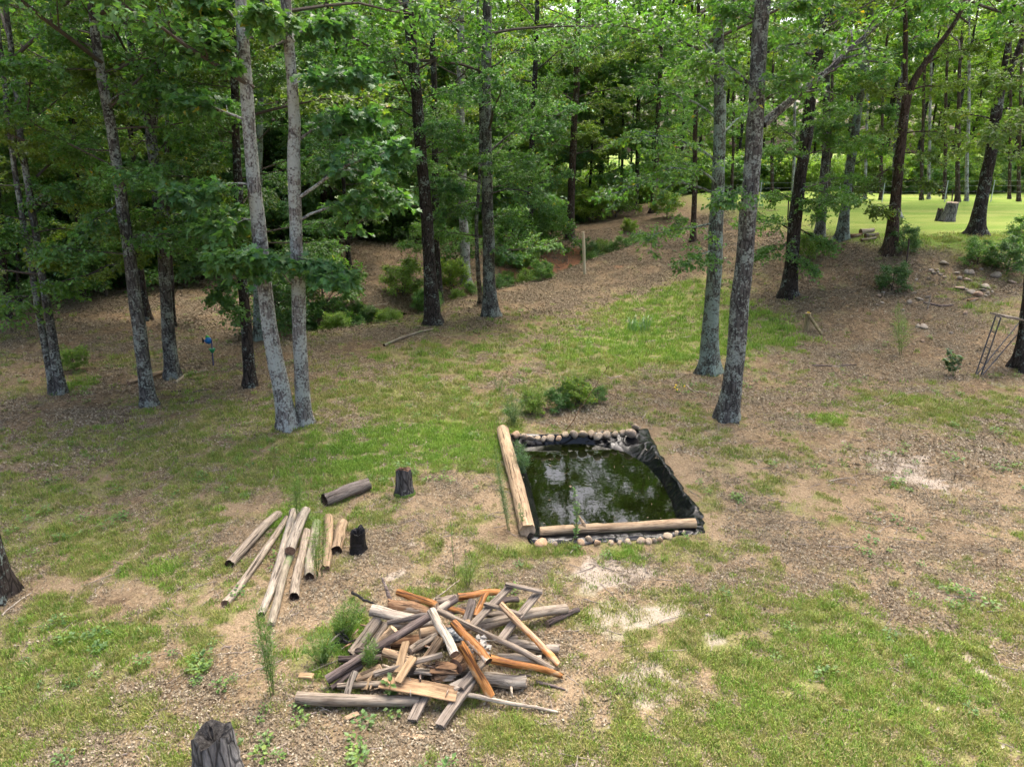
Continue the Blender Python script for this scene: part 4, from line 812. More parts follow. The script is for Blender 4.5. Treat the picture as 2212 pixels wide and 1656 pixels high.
heap('grey log hidden at the back behind the orange pole', 1010, 260, .40, 1190, 238, .40, 52, 50, 'wd_grey', 'end_brown')
heap('small log stub at the right, behind the tan pole', 1490, 520, .18, 1560, 500, .18, 40, 40, 'wd_grey', 'end_grey')
heap('dark barked log in the shade at the back', 1060, 340, .34, 1260, 315, .34, 44, 42, 'wd_bark', 'end_dark')
heap('short dark log with rough bark standing toward the back', 1258, 262, .45, 1212, 425, .34, 58, 62, 'wd_barkgrey', 'end_brown', rough=.07)
heap('dark log lying behind the frame', 1400, 270, .16, 1570, 245, .12, 44, 40, 'wd_bark', 'end_dark')
heap('grey log under the near foot of the frame', 1340, 345, .18, 1560, 350, .16, 46, 44, 'wd_grey', 'end_grey')
heap('grey log in the hollow under the thin dark branch', 720, 430, .28, 1000, 400, .3, 60, 60, 'wd_white', 'end_grey')
heap('hidden grey log through the core of the heap', 780, 720, .12, 1300, 700, .12, 84, 84, 'wd_grey', 'end_grey')
heap('hidden brown log along the spine of the heap', 640, 560, .12, 1180, 500, .14, 84, 84, 'wd_rot', 'end_brown')
# middle layer
heap('chunky white log jutting from the upper left of the heap', 570, 325, .44, 870, 395, .38, 80, 70, 'wd_white', 'end_grey')
heap('rotten brown log on the upper left, torn open', 665, 278, .44, 980, 335, .42, 82, 74, 'wd_rot', 'end_brown', ragged=(.08, .03), rough=.08)
heap('thin dark branch across the upper left logs', 678, 412, .50, 960, 355, .56, 30, 34, 'wd_barkgrey', 'end_grey', 'branch', 'branch')
heap('orange pole at the upper left rim of the heap', 748, 203, .50, 1015, 292, .52, 44, 46, 'wd_orange', 'end_tan')
heap('orange pole lying along the back of the heap', 1160, 232, .46, 1445, 198, .40, 48, 44, 'wd_orange', 'end_tan')
heap('short orange pole leaning against the back of the frame', 1358, 200, .44, 1280, 365, .34, 40, 42, 'wd_orange', 'end_tan')
heap('orange pole glimpsed under the crossing poles at the back', 1080, 300, .38, 1230, 350, .36, 40, 40, 'wd_orange', 'end_tan')
heap('tapering orange pole pointing to the front right, insect-holed', 1375, 655, .40, 1890, 770, .05, 60, 34, 'wd_orange', 'end_dark', ragged=(0, .08))
heap('long thin grey pole slanting down the right side', 1020, 325, .66, 1810, 725, .06, 40, 44, 'wd_grey', 'end_grey', bend=.015)
heap('small barked log lying apart on the right', 1768, 415, .05, 1983, 318, .05, 40, 32, 'wd_bark', 'end_grey')
hboard('old dark board crossing the front below the barked log', 590, 755, .30, 1055, 622, .44, 58, .05, 'wd_board_old', -.5)
hboard('dark board lying under the orange pole', 1340, 660, .34, 1180, 850, .22, 62, .04, 'wd_board_old', .2)
hboard('old dark board with its end on the grass at the front', 1260, 790, .22, 1035, 1108, .05, 74, .05, 'wd_board_old', .1)
hboard('short old board with its pale end on the grass at the front', 935, 900, .14, 850, 1072, .04, 74, .05, 'wd_board_old', .1)
hboard('rotten whitened board under the wide plank end', 1290, 770, .2, 1120, 850, .2, 90, .03, 'wd_white', .2)
hboard('white broken board beneath the narrow planks', 990, 745, .26, 870, 735, .26, 70, .03, 'wd_white', .3)
# top layer
heap('long dark barked log slanting across the top of the heap', 265, 792, .13, 1150, 238, .68, 68, 56, 'wd_bark', 'end_grey', bend=.008)
heap('white stripped pole lying on the very top', 975, 325, .74, 1140, 622, .60, 58, 62, 'wd_white', 'end_brown')
heap('flaking orange pole in the middle of the heap', 1125, 405, .66, 1372, 668, .50, 54, 62, 'wd_orange_flaky', 'end_dark', hollow=(0, .1))
heap('bright orange pole sloping down to the front', 1165, 538, .64, 1380, 912, .10, 58, 62, 'wd_orange', 'end_dark', ragged=(.04, 0))
heap('tan pole stained orange at the right of the heap', 1448, 278, .56, 1845, 690, .07, 44, 48, 'wd_tanorange', 'end_tan')
heap('thin bare pole at the front with its tip on the grass', 1135, 888, .16, 1840, 1020, .015, 34, 18, 'wd_white', 'end_grey', knots=2, bend=.02)
heap('peeling branch propped against the front left of the heap', 462, 735, .30, 378, 990, .02, 44, 42, 'wd_white', 'end_dark', 'branch', 'branch', rough=.09, bend=.03, ragged=(0, .06))
M['wd_plank'] = m_wood('brown plank', (.29, .185, .10), (.39, .27, .155), (.15, .085, .045), .4, .75, .5)
hboard('wide tan plank lying flat at the front of the heap', 640, 800, .27, 1150, 895, .19, 118, .022, 'wd_plank', .18)
hboard('narrow tan board standing up in the heap, knotted', 806, 535, .52, 752, 745, .34, 58, .03, 'wd_board', .25)
hboard('narrow reddish tan board overlapping the knotted one', 858, 640, .46, 752, 808, .30, 66, .03, 'wd_board', .1)
hboard('small broken tan offcut standing among the weeds', 560, 750, .16, 520, 865, .06, 60, .025, 'wd_board', .5, 'offcut')
hboard('tan offcut lying on the grass left of the heap', 85, 768, .03, 178, 776, .03, 46, .05, 'wd_board', 0, 'offcut')
hboard('tan wood chip lying on the grass in front of the heap', 396, 1056, .02, 482, 1022, .02, 36, .02, 'wd_tan', .1, 'offcut')
# wooden frame like a short ladder
fr = empty('ladder_frame', tuple(zp(1480, 350, .3))); tag(fr, 'grey wooden ladder-like frame leaning on the back of the heap', 'frame', PG)
for nm, x0, y0, q0, x1, y1, q1, w in (('rail', 1512, 160, .54, 1245, 440, .36, 56), ('rail', 1702, 205, .50, 1432, 548, .26, 60)):
    a = zp(x0, y0, q0); b = zp(x1, y1, q1); board(nm, None, a, b, W1(a, w), .04, 'wd_board_old', None, fr, .15)
for x0, y0, q0, x1, y1, q1, w in ((1485, 143, .60, 1735, 200, .56, 40), (1342, 277, .50, 1595, 355, .46, 38)):
    a = zp(x0, y0, q0); b = zp(x1, y1, q1); board('rung', None, a, b, W1(a, w), .04, 'wd_board_old', None, fr, -.3)
# crumbling brown wood block, white flaking bark, black plastic scrap
def crumble(name, label, c, dims, mat, seed, cat, n=7, rough=.25):
    rng = np.random.default_rng(seed); mb = MB(); k = 9; V = []
    for i in range(k):
        for j in range(k):
            x = (i/(k-1)-.5); y = (j/(k-1)-.5); e = 1-max(abs(x), abs(y))*1.2
            V.append((x*dims[0]*(1+rng.normal(0, .06)), y*dims[1]*(1+rng.normal(0, .06)), dims[2]*(max(0, e)*.9+rng.normal(0, rough*.5))))
    i = np.arange(k-1)[:, None]*k; j = np.arange(k-1)[None]; mb.add(V, np.stack([i+j, i+k+j, i+k+j+1, i+j+1], -1).reshape(-1, 4))
    o = mb.build(name, mat, None, False, tuple(c)); md = o.modifiers.new('thick', 'SOLIDIFY'); md.thickness = -.02; return tag(o, label, cat, PG)
rc = MB(); rr_ = np.random.default_rng(61)
for q in range(9):
    t_ = board_mesh(rr_, rr_.uniform(.14, .26), rr_.uniform(.08, .19), .018, .004, .05); V_ = np.vstack(t_.v); a_ = rr_.normal(0, .22); off = 0
    V_ = V_@np.array([[math.cos(a_), math.sin(a_), 0], [-math.sin(a_), math.cos(a_), 0], [0, 0, 1]])+[rr_.normal(0, .02), rr_.normal(0, .02), q*.019+rr_.normal(0, .003)]
    for f_, m_ in t_.f: rc.f.append((f_+rc.n, 0))
    rc.v.append(V_); rc.c.append(np.ones((len(V_), 3))); rc.n += len(V_)
o = rc.build('rotten_chunk', M['wd_rot'], None, False, tuple(zp(1065, 765, .18))); o.rotation_euler = (.12, .1, .3); tag(o, 'crumbling orange-brown chunk of layered rotten wood in the heap front', 'wood chunk', PG)
fk = MB(); n = 36; P_ = np.stack([rr_.normal(0, .055, n), rr_.normal(0, .085, n), rr_.uniform(-.04, .05, n)], -1); D_ = rr_.normal(0, 1, (n, 3)); D_[:, 2] *= .3; N_ = rr_.normal(0, .5, (n, 3)); N_[:, 2] += 1
add_leaves(fk, rr_, P_, D_, N_, .09, 0); fk.hasc = False
o = fk.build('flaking_bark', m_plain('white flakes', (.27, .255, .225), .9, .4, scale=30), None, False, tuple(zp(1320, 565, .44))); tag(o, 'white flaking scrap beside the flaking orange pole', 'scrap', PG)
M['black_plastic'] = m_plain('black plastic', (.010, .011, .013), .28, .3, .5)
crumble('plastic_scrap', 'dark plastic scrap caught in the middle of the heap', zp(1135, 500, .46), (.22, .26, .05), m_plain('grey plastic', (.035, .045, .055), .35, .3, .5), 63, 'scrap')
# loose sticks around the heap
def stick(label, pts, w, wood, name='stick', lift=.015, branchy=0, cat='stick', group=None):
    LOGN[0] += 1; rng = np.random.default_rng(5000+LOGN[0]); mb = MB(); P = np.array([p if len(p) == 3 else (*ground(*p)[:2], 0) for p in pts], float)
    for p, q in zip(P, pts):
        if len(q) == 2: p[2] = gz(p[0], p[1])+lift
    b = P[0].copy(); t = np.linspace(0, 1, len(P)); tt = np.linspace(0, 1, 14); Q = np.stack([np.interp(tt, t, P[:, i]) for i in range(3)], -1)-b
    L = np.linalg.norm(Q[-1]); Q[1:-1] += rng.normal(0, .008*L, (12, 3))*np.array([1, 1, .35]); mb.tube(Q, np.linspace(w, w*.5, 14), 8, 0, True, .08, rng)
    for _ in range(branchy):
        i = rng.integers(3, 12); d = Q[min(i+1, 13)]-Q[i]; d = d/(np.linalg.norm(d)+1e-9)+rng.normal(0, .5, 3); d[2] = abs(d[2])*.25; l = L*rng.uniform(.12, .3)
        mb.tube([Q[i], Q[i]+d*l*.5, Q[i]+d*l+np.array([0, 0, -.02])], [w*.45, w*.3, w*.12], 5, 0, False)
    return tag(mb.build(name, M[wood], None, True, tuple(b)), label, cat, group)
stick('grey stick leaning upright at the back left of the heap', [zp(702, 260, .32), zp(644, 100, .5)], .03, 'wd_bark')
stick('thin pale branch rising behind the heap', [zp(975, 262, .3), zp(1080, 190, .32), zp(1168, 115, .3)], .012, 'wd_grey')
stick('bare grey stick lying in the burnt weeds', [zp(240, 600, .05), zp(320, 510, .12), zp(430, 418, .2)], .014, 'wd_grey')
stick('low pale stick in the weeds left of the heap', [zp(150, 745, .02), zp(250, 700, .04), zp(390, 640, .08)], .012, 'wd_grey')
stick('thin white twig curling by the bottom log', [zp(65, 945, .02), zp(190, 965, .02), zp(300, 1015, .02)], .009, 'wd_white')
stick('dark bark strip right of the pale log stub', [zp(1690, 808, .03), zp(1790, 830, .03), zp(1892, 862, .02)], .022, 'wd_bark')
for q, (x0, y0, x1, y1) in enumerate([(330, 470, 440, 560), (390, 500, 300, 560), (440, 200, 620, 290), (350, 540, 480, 520), (340, 430, 420, 520)]):
    stick('charred black branch among the burnt weeds left of the heap', [zp(x0, y0, .08), zp((x0+x1)/2, (y0+y1)/2+10, .16), zp(x1, y1, .1)], .022, 'char', 'charred_branch', group='charred branches beside the heap', cat='branch')
rs_ = np.random.default_rng(404)
for q in range(26):
    x0 = rs_.uniform(420, 1600); y0 = rs_.uniform(330, 900); a_ = rs_.uniform(0, 3.14); l_ = rs_.uniform(50, 130); z_ = .12+.32*max(0, 1-abs(x0-1020)/620)*max(.2, 1-abs(y0-600)/420)
    stick('short splintered stick wedged among the heaped timber', [zp(x0, y0, z_), zp(x0+l_*.5*math.cos(a_), y0+l_*.3*math.sin(a_), z_+.02), zp(x0+l_*math.cos(a_), y0+l_*.6*math.sin(a_), z_-.03)], rs_.uniform(.008, .017), ('wd_grey', 'wd_bark', 'wd_tan', 'wd_rot')[q % 4], 'splintered_stick', cat='stick', group='splintered sticks in the heap')
hboard('pale flat strip lying sunk in the grass before the heap', 760, 1165, .01, 960, 1190, .01, 34, .012, 'wd_tan', 0)
# ------------------------------------------------------------------ stumps
M['stumpbark'] = m_bark('stump bark', (.03, .026, .023), (.16, .15, .14), (.24, .26, .22), .0, 1.6); M['stumpgrey'] = m_bark('grey stump bark', (.07, .065, .06), (.27, .26, .25), (.3, .3, .28), .0, 1.8)
M['mossy'] = m_plain('moss', (.07, .11, .025), .95, .4, .1, 30)
def stump(label, u, v, wpx, hpx, side, top, lean=0, hollow=.1, ragged=.05, seed=1, taper=.82, base_in=None):
    rng = np.random.default_rng(seed); b = ground(u, v) if base_in is None else base_in; r = px(b, wpx)/2; h = px(b, hpx)/math.cos(PITCH+.2)
    root = empty('stump', tuple(b)); tag(root, label, 'stump'); mb = MB(); n = 28; k = 9; t = np.linspace(0, 1, k); a = np.arange(n)/n*6.2832; ph = rng.uniform(0, 6.28)
    rr = r*(1+(taper-1)*t)[:, None]*(1+.35*np.exp(-t*6)[:, None]*(.5+.6*np.cos(5*a+ph))+.05*np.sin(7*a+ph)+.03*np.sin(13*a))
    rr = rr*(1+rng.normal(0, .012, rr.shape)); z = np.repeat((t*h)[:, None], n, 1); z[0] -= .1
    z[-1] += (vnoise(a*2.2, a*0+seed, seed)-.5)*ragged*2+.03*np.cos(a+ph)
    V = np.stack([rr*np.cos(a)+lean*t[:, None], rr*np.sin(a), z], -1)
    i = np.arange(k-1)[:, None]*n; j = np.arange(n)[None]; jn = (j+1) % n
    mb.add(V.reshape(-1, 3), np.stack([i+j, i+jn, i+n+jn, i+n+j], -1).reshape(-1, 4)); mb.build('trunk_base', M[side], root, True)
    mt = MB(); ring = V[-1]; c = ring.mean(0); i1 = c+(ring-c)*.86-np.array([0, 0, .01]); i2 = c+(ring-c)*.5-np.array([0, 0, hollow*.5]); i2[:, 2] += rng.normal(0, .025, n); cc = c-np.array([0, 0, hollow])
    idx = np.arange(n); nx = (idx+1) % n; mt.add(np.vstack([ring, i1, i2, cc[None]]), np.vstack([np.stack([idx+q*n, nx+q*n, nx+(q+1)*n, idx+(q+1)*n], -1) for q in (0, 1)])); mt.f.append((np.stack([idx+2*n, nx+2*n, np.full(n, 3*n)], -1), 0))
    mt.build('cut_top', M[top], root); return root, b, r, h
stump('weathered grey stump with a decayed dark top at the near edge', 472, 1660, 92, 85, 'stumpgrey', 'end_char', .0, .15, .07, 11, .9)
sr, sb, r_, h_ = stump('small upright mossy stump between the log row and the pond', 874, 1066, 38, 50, 'stumpbark', 'end_brown', .0, .05, .03, 12, .84)
link('weed_tuft', WD[1], sr, (-.02, 0, h_), 0, 1.5); link('moss', MB.mesh.__get__((lambda q: (q.tube([(0, 0, -.02), (0, 0, .05)], [r_*1.32, r_*1.18], 20), q)[1])(MB()))('moss', [M['mossy']], True), sr, (0, 0, 0))
stump('burnt black stump at the end of the log row', 773, 1190, 34, 42, 'char', 'char', .02, .08, .06, 13, .92)
stump('large pale sawn stump on the sunny lawn', 2045, 478, 30, 34, 'stumpgrey', 'end_grey', .12, .05, .03, 14, .75)
stump('low dark broken stump beside the pale sawn stump on the lawn', 2026, 477, 12, 22, 'stumpbark', 'end_dark', .02, .05, .1, 15, .85)

# ------------------------------------------------------------------ pond
N = 240
def loop(P, n):
    P = np.vstack([P, P[:1]]); k = len(P)-1; s = np.arange(k+1); t = np.linspace(0, k, n, endpoint=False); return np.stack([np.interp(t, s, P[:, i]) for i in (0, 1)], -1)
rl, wl = loop(RIM, N), loop(WL, N)
for _ in range(3): wl = (np.roll(wl, 1, 0)+2*wl+np.roll(wl, -1, 0))/4
pr = empty('pond', (float(wl[:, 0].mean()), float(wl[:, 1].mean()), 0)); tag(pr, 'small rectangular pond of dark green water lined with black plastic', 'pond'); pc = np.array(pr.location)
rng = np.random.default_rng(88); tv = np.array([-.14, -.05, .0, .08, .18, .3, .42, .55, .7, .85, 1.0, 1.12, 1.3]); s = np.arange(N)
rows = []
for q, t in enumerate(tv):
    P = rl*(1-t)+wl*t; wv = np.linalg.norm(rl-wl, axis=1)
    zt = np.interp(t, [-.14, 0, .25, 1.0, 1.3], [.012, .05, .035, WATER_Z, WATER_Z-.15])
    rg = lambda a, b, sd: 1-np.abs(2*vnoise(a, b, sd)-1)
    sk = s+14*t*np.sin(s*.05)+6*t
    fold = (rg(sk*.09, s*0+t*.9, 5)**1.5-.4)*.11+(rg(sk*.2+9+5*t, s*0+t*.8, 6)**2-.35)*.06+(vnoise(s*.06, s*0+t*1.2, 8)-.5)*.06
    amp = np.interp(t, [-.14, .0, .35, .8, 1.0, 1.3], [.25, .6, 1.0, .7, .35, .2])*np.clip(wv/.28, .45, 1.3)
    nrm = (rl-wl)/(wv[:, None]+1e-6); P = P+nrm*(fold*amp*.5)[:, None]*(1 if t < 1 else .3)
    if t < 0: P = P+nrm*(.09*(vnoise(s*.35, s*0, 15)-.35))[:, None]
    z = zt+fold*amp*.45; z = np.maximum(z, .008) if t <= .1 else z
    rows.append(np.stack([P[:, 0], P[:, 1], z], -1)-pc)
V = np.array(rows); mb = MB(); i = np.arange(len(tv)-1)[:, None]*N; j = np.arange(N)[None]; jn = (j+1) % N
mb.add(V.reshape(-1, 3), np.stack([i+j, i+N+j, i+N+jn, i+jn], -1).reshape(-1, 4))
m, nt, out = newmat('pond liner'); v = mapped(nt, (1, 1, 1)); f0 = noise(nt, v, 1.9, 2, .4, 1.0); f = ramp(nt, f0, [(.40, 0), (.485, .85), (.5, 1), (.515, .85), (.6, 0)]); g = noise(nt, v, 25, 3); d = noise(nt, v, 2.5, 4)
finish(nt, out, mix(nt, ramp(nt, d, [(.55, 0), (.8, .35)]), (.003, .0035, .0045), (.03, .028, .025)), ramp(nt, g, [(.3, .14), (.7, .27)]), f, .3, .04, .3); M['liner'] = m
ln = mb.build('liner', M['liner'], pr, True); md = ln.modifiers.new('sub', 'SUBSURF'); md.levels = 1; md.render_levels = 1
mb = MB(); w2 = wl+(wl-pc[:2])*.16; W = np.hstack([w2-pc[:2], np.full((N, 1), WATER_Z)]); W = np.vstack([W, [[0, 0, WATER_Z]]])
mb.add(W, np.stack([np.arange(N), (np.arange(N)+1) % N, np.full(N, N)], -1))
m, nt, out = newmat('pond water'); v = mapped(nt, (1, 1, 1)); f = noise(nt, v, 5.5, 3, .5); a1 = noise(nt, v, 14, 6, .7, .8); 
colr = mix(nt, ramp(nt, a1, [(.5, 0), (.72, .8)]), (.0035, .005, .001), (.015, .019, .004))
pw = finish(nt, out, colr, ramp(nt, a1, [(.55, .012), (.8, .09)]), f, .05, .02, .5); pw.inputs['IOR'].default_value = 1.333; mb.build('water', m, pr, True)
# dark pool at the end of the creek
c0 = ground(788, 694); mb = MB(); n = 36; a = np.arange(n)/n*6.2832; rr = 1+.25*np.sin(2*a+1)+.15*np.sin(5*a); mb.add(np.vstack([np.stack([1.25*rr*np.cos(a), .8*rr*np.sin(a), 0*a], -1), [[0, 0, 0]]]), np.stack([np.arange(n), (np.arange(n)+1) % n, np.full(n, n)], -1))
o = mb.build('creek_water', m, None, True, (c0[0], c0[1]+.25, float(terrain(c0[0], c0[1]+.3))+.10)); tag(o, kind='structure')
# floating leaves
P = []
while len(P) < 46:
    q = rng.uniform(WL.min(0), WL.max(0))
    if in_poly(np.array([q[0]]), np.array([q[1]]), WL)[0]: P.append((q[0], q[1], WATER_Z+.004))
scatter('floating_leaves', P, np.stack([rng.normal(0, .05, 46), rng.normal(0, .05, 46), rng.uniform(0, 6, 46)], -1), rng.uniform(.5, 1.7, 46), rng.integers(0, 5, 46), LF, 'scattered dead leaves floating on the dark pond water', 'floating leaves')
# timbers round the pond
def plog(label, pts, w, wood, end, **kw):
    a = at_z(*pts[0], .1); b = at_z(*pts[1], .1); r0, r1 = px(a, w[0])/2, px(b, w[1])/2; a[2] = gz(*a[:2])+r0*.9; b[2] = gz(*b[:2])+r1*.9; return log('log', label, a, b, r0, r1, wood, end, **kw)
plog('thick tan log edging the left side of the pond, rotten at its near end', [(1141, 1150), (1085, 930)], (34, 26), 'wd_tan', 'end_tan', hollow=(.08, 0), ragged=(.09, 0), bend=.006, rough=.03)
fl = plog('knotty tan log lying along the front edge of the pond', [(1166, 1148), (1502, 1131)], (20, 21), 'wd_tan', 'end_tan', bend=.012, knots=9)
fl.location.z += .03
mb = MB(); mb.tube([(-.55, 0, .05), (-.62, .05, .16), (-.66, .1, .2)], [.03, .022, .016], 8); mb.build('branch_stub', M['wd_tan'], fl, True)
# ------------------------------------------------------------------ stones
M['stone'] = m_stone('field stone', (.24, .18, .13), (.38, .30, .215), (.50, .42, .32)); M['rock'] = m_stone('bank rock', (.16, .135, .11), (.28, .245, .20), (.40, .36, .31))
def stone_mesh(seed):
    import bmesh
    bm = bmesh.new(); bmesh.ops.create_icosphere(bm, subdivisions=2, radius=.5); rng = np.random.default_rng(seed); cut = [(rng.normal(0, 1, 3), rng.uniform(.2, .4)) for _ in range(9)]
    for vv in bm.verts:
        p = np.array(vv.co)
        for nrm, d in cut:
            nrm = nrm/np.linalg.norm(nrm); e = p@nrm-d
            if e > 0: p = p-nrm*e*.95
        vv.co = Vector(p*(1+rng.normal(0, .015)))
    me = bpy.data.meshes.new('stone'); bm.to_mesh(me); bm.free()
    for p_ in me.polygons: p_.use_smooth = True
    return me
ST = [stone_mesh(30+q) for q in range(7)]
SM = {}
def stone(name, label, u, v, w, h, mat, group, zoff=0, seed=0):
    rng = np.random.default_rng(seed); b = ground(u, v+h*.4); ww = px(b, w); hh = px(b, h)
    k = (seed % 7, mat)
    if k not in SM: me = ST[k[0]].copy(); me.materials.clear(); me.materials.append(M[mat]); SM[k] = me
    o = link(name, SM[k], None, (b[0], b[1], b[2]+hh*.22+zoff), rng.uniform(0, 6.28)); o.scale = (ww*1.05, ww*rng.uniform(.75, 1.0), hh*.95); o.rotation_euler = (rng.normal(0, .15), rng.normal(0, .15), rng.uniform(-.5, .5)); return tag(o, label, 'stone' if mat == 'stone' else 'rock', group)
def z3(x, y): return ((1900+x/1.948)/1.8517, (1400+y/1.948)/1.8517)
ORD_ = ['first', 'second', 'third', 'fourth', 'fifth', 'sixth', 'seventh', 'eighth', 'ninth', 'tenth', 'eleventh', 'twelfth', 'thirteenth', 'fourteenth', 'fifteenth', 'sixteenth', 'seventeenth', 'eighteenth']
BK = [(315, 650, 62, 42), (382, 668, 48, 36), (437, 678, 64, 34), (492, 682, 48, 34), (535, 686, 44, 36), (590, 680, 60, 36), (645, 684, 50, 34), (697, 650, 58, 30), (770, 646, 58, 46), (842, 640, 74, 46), (908, 645, 60, 40), (960, 662, 66, 48), (1028, 652, 60, 42), (1082, 645, 50, 36), (1146, 634, 52, 38), (1210, 638, 76, 52), (1250, 606, 62, 36)]
for q, (x, y, w, h) in enumerate(BK):
    u, v = z3(x, y); stone('stone', 'rounded tan stone, %s along the back edge of the pond from the thick log' % ORD[q], u, v, w/3.607*1.3, h/3.607*1.75, 'stone', 'stones along the back of the pond', 0.02 if q < 16 else .07, 300+q)
FR = [(525, 1487, 100, 56), (615, 1495, 44, 48), (820, 1482, 60, 44), (885, 1462, 54, 56), (948, 1480, 58, 52), (1062, 1488, 46, 36), (1126, 1488, 36, 30), (1194, 1480, 52, 46), (1280, 1468, 68, 48), (1345, 1475, 58, 44), (1396, 1472, 40, 42), (1440, 1458, 48, 52), (1506, 1435, 72, 44), (1568, 1415, 46, 38), (1625, 1412, 40, 26)]
for q, (x, y, w, h) in enumerate(FR):
    u, v = z3(x, y); stone('stone', 'tan stone, %s along the front edge of the pond from the thick log' % ORD[q], u, v, w/3.607*1.3, h/3.607*1.6, 'stone', 'stones along the front of the pond', 0, 340+q)
def z6(x, y): return ((3500+x/2.76)/1.8517, (950+y/2.76)/1.8517)
RK = [(755, 262, 110, 46), (620, 350, 60, 26), (645, 380, 60, 26), (690, 350, 50, 24), (715, 400, 50, 22), (690, 375, 34, 20), (765, 432, 50, 26), (590, 440, 46, 22), (905, 380, 70, 34), (1005, 365, 80, 46), (1060, 370, 80, 44), (1165, 340, 50, 22), (1328, 400, 110, 50), (930, 440, 60, 40), (1010, 450, 100, 40), (940, 545, 110, 36), (1145, 520, 40, 30), (1225, 528, 110, 44), (1000, 565, 44, 30), (1055, 590, 90, 44), (1130, 615, 90, 54), (1190, 570, 70, 30), (1245, 600, 44, 40), (1292, 590, 34, 30), (1225, 635, 40, 20), (985, 822, 60, 40), (370, 700, 66, 40), (495, 672, 66, 22), (575, 648, 60, 30), (310, 790, 40, 30), (452, 458, 44, 26), (180, 512, 44, 22), (210, 565, 50, 22), (85, 600, 44, 24), (35, 635, 50, 30), (20, 735, 50, 26), (80, 712, 50, 20), (470, 965, 60, 36), (540, 970, 100, 36), (830, 1040, 50, 30), (520, 1132, 50, 26), (1515, 485, 80, 26), (425, 605, 60, 26)]
band = {0: 'topmost', 1: 'upper', 2: 'middle', 3: 'lower'}
bk = lambda r: 0 if r[1] < 400 else 1 if r[1] < 520 else 2 if r[1] < 660 else 3
rank = {}
for k_ in range(4):
    for n_, r_i in enumerate(sorted((i_ for i_, r in enumerate(RK) if bk(r) == k_), key=lambda i_: RK[i_][0])): rank[r_i] = n_
for q, (x, y, w, h) in enumerate(RK):
    u, v = z6(x, y); lab = {0: 'large pale boulder alone at the top of the rocky bank', 12: 'broad pale rock at the upper right of the rocky bank', 20: 'rounded tan boulder in the rock cluster nearest the wooden stand', 41: 'bluish flat rock under the overhanging bank at the edge of view', 38: 'long flat pale slab below the rocky bank by the feathery weed', 25: 'white rock in a green strip below the rocky bank'}.get(q, 'small pale rock, %s from the left in the %s strip of the eroded bank' % (ORD[rank[q]], band[bk(RK[q])]))
    stone('rock', lab, u, v, w/5.11*1.12, h/5.11*1.6, 'rock', 'rocks strewn over the eroded bank', 0, 400+q)
tag(board('brick', None, ground(*z6(1020, 712))+[0, 0, .05], ground(*z6(1125, 692))+[0, 0, .05], .1, .08, 'wd_rot'), 'reddish slab lying on the eroded bank among the rocks', 'slab')
stone('rock', 'lone round grey rock on bare sand right of the heap', 1529, 1325, 18, 15, 'rock', None, 0, 470)
stone('rock', 'small pale rock in the litter by the foot of the braced post', 1428, 1301-675+85, 7, 5, 'rock', None, 0, 471)
stone('rock', 'pale flat rock beside the slim grey tree at the lawn edge', 1775, 516, 22, 9, 'rock', None, 0, 472)

# ------------------------------------------------------------------ posts, bird stake, stand, fence
M['post_paint'] = m_plain('pale stake', (.50, .44, .30), .7, .15); M['rust'] = m_plain('rusty steel', (.05, .035, .03), .7, .4); M['steel'] = m_plain('dark steel', (.055, .055, .06), .5, .3)
b = ground(1263, 592); t = at_y(1259, 500, b[1]); o = log('wooden_stake', 'tall pale wooden stake standing by the red clay bank', b-[0, 0, .2], t, .075, .07, 'wd_post', 'end_tan', 'stake', rough=.01, knots=0)
o.data.materials[0] = M['post_paint']
b = ground(1741, 714); r0 = px(b, 13)/2; pb = empty('braced_post', tuple(b)); tag(pb, 'short greenish wooden post with a slanting brace on the slope', 'post')
t = at_y(1746, 676, b[1])-b; mb = log_mesh(np.random.default_rng(3), float(np.linalg.norm(t))+.25, r0, r0*.95, knots=1, rough=.02); o = mb.build('post', [M['wd_post'], M['end_tan']], pb, True)
mt, L = frame_from(np.array([0, 0, -.25]), t); o.matrix_basis = mt
e = ground(1776, 723)-b; mb = MB(); mb.tube([t*.92, e], [.05, .05], 8); mb.build('brace', M['wd_post'], pb, True)
mb = MB(); mb.tube([t, t+[0, 0, .04]], [r0*.5, r0*.45], 8); mb.build('cap', m_plain('yellow paint', (.55, .38, .03), .5, .1), pb, True)
b = ground(1958, 570); tpz = at_y(1964, 516, b[1]); mb = MB(); mb.tube([(0, 0, -.2), tuple((tpz-b)*.5), tuple(tpz-b)], [.03]*3, 6)
tag(mb.build('steel_post', M['rust'], None, False, tuple(b)), 'thin dark steel post standing beside the dark shrub', 'post')
# bird ornament
b = ground(461, 790); Yb = b[1]; bs = empty('bird_stake', tuple(b)); tag(bs, 'garden stake with a blue-green bird above a green dish', 'garden ornament'); d1 = at_y(458, 754, Yb)-b; top = at_y(457, 734, Yb)-b
mb = MB(); mb.tube([(0, 0, -.1), tuple(d1*.5), tuple(d1), tuple(top)], [.018]*4, 6); mb.build('pole', m_plain('pole blue', (.05, .06, .14), .5), bs, True)
mb = MB(); w = px(b, 14)/2; mb.tube([d1+[0, 0, -.10], d1+[0, 0, -.03], d1+[0, 0, .0], d1+[0, 0, .02], d1+[0, 0, .005]], [.04, w*.8, w, w*.96, w*.7], 18); mb.build('dish', m_plain('green glaze', (.03, .22, .09), .3, .2), bs, True)
bp = at_y(449, 735, Yb)-b; L = px(b, 13)
mb = MB(); mb.tube([bp+[L*.55, 0, .03], bp+[L*.35, 0, .02], bp, bp+[-L*.3, 0, -.01], bp+[-L*.55, 0, .0]], [.02, .10, .115, .07, .03], 12); mb.build('body', m_plain('bird blue', (.01, .12, .33), .35, .3), bs, True)
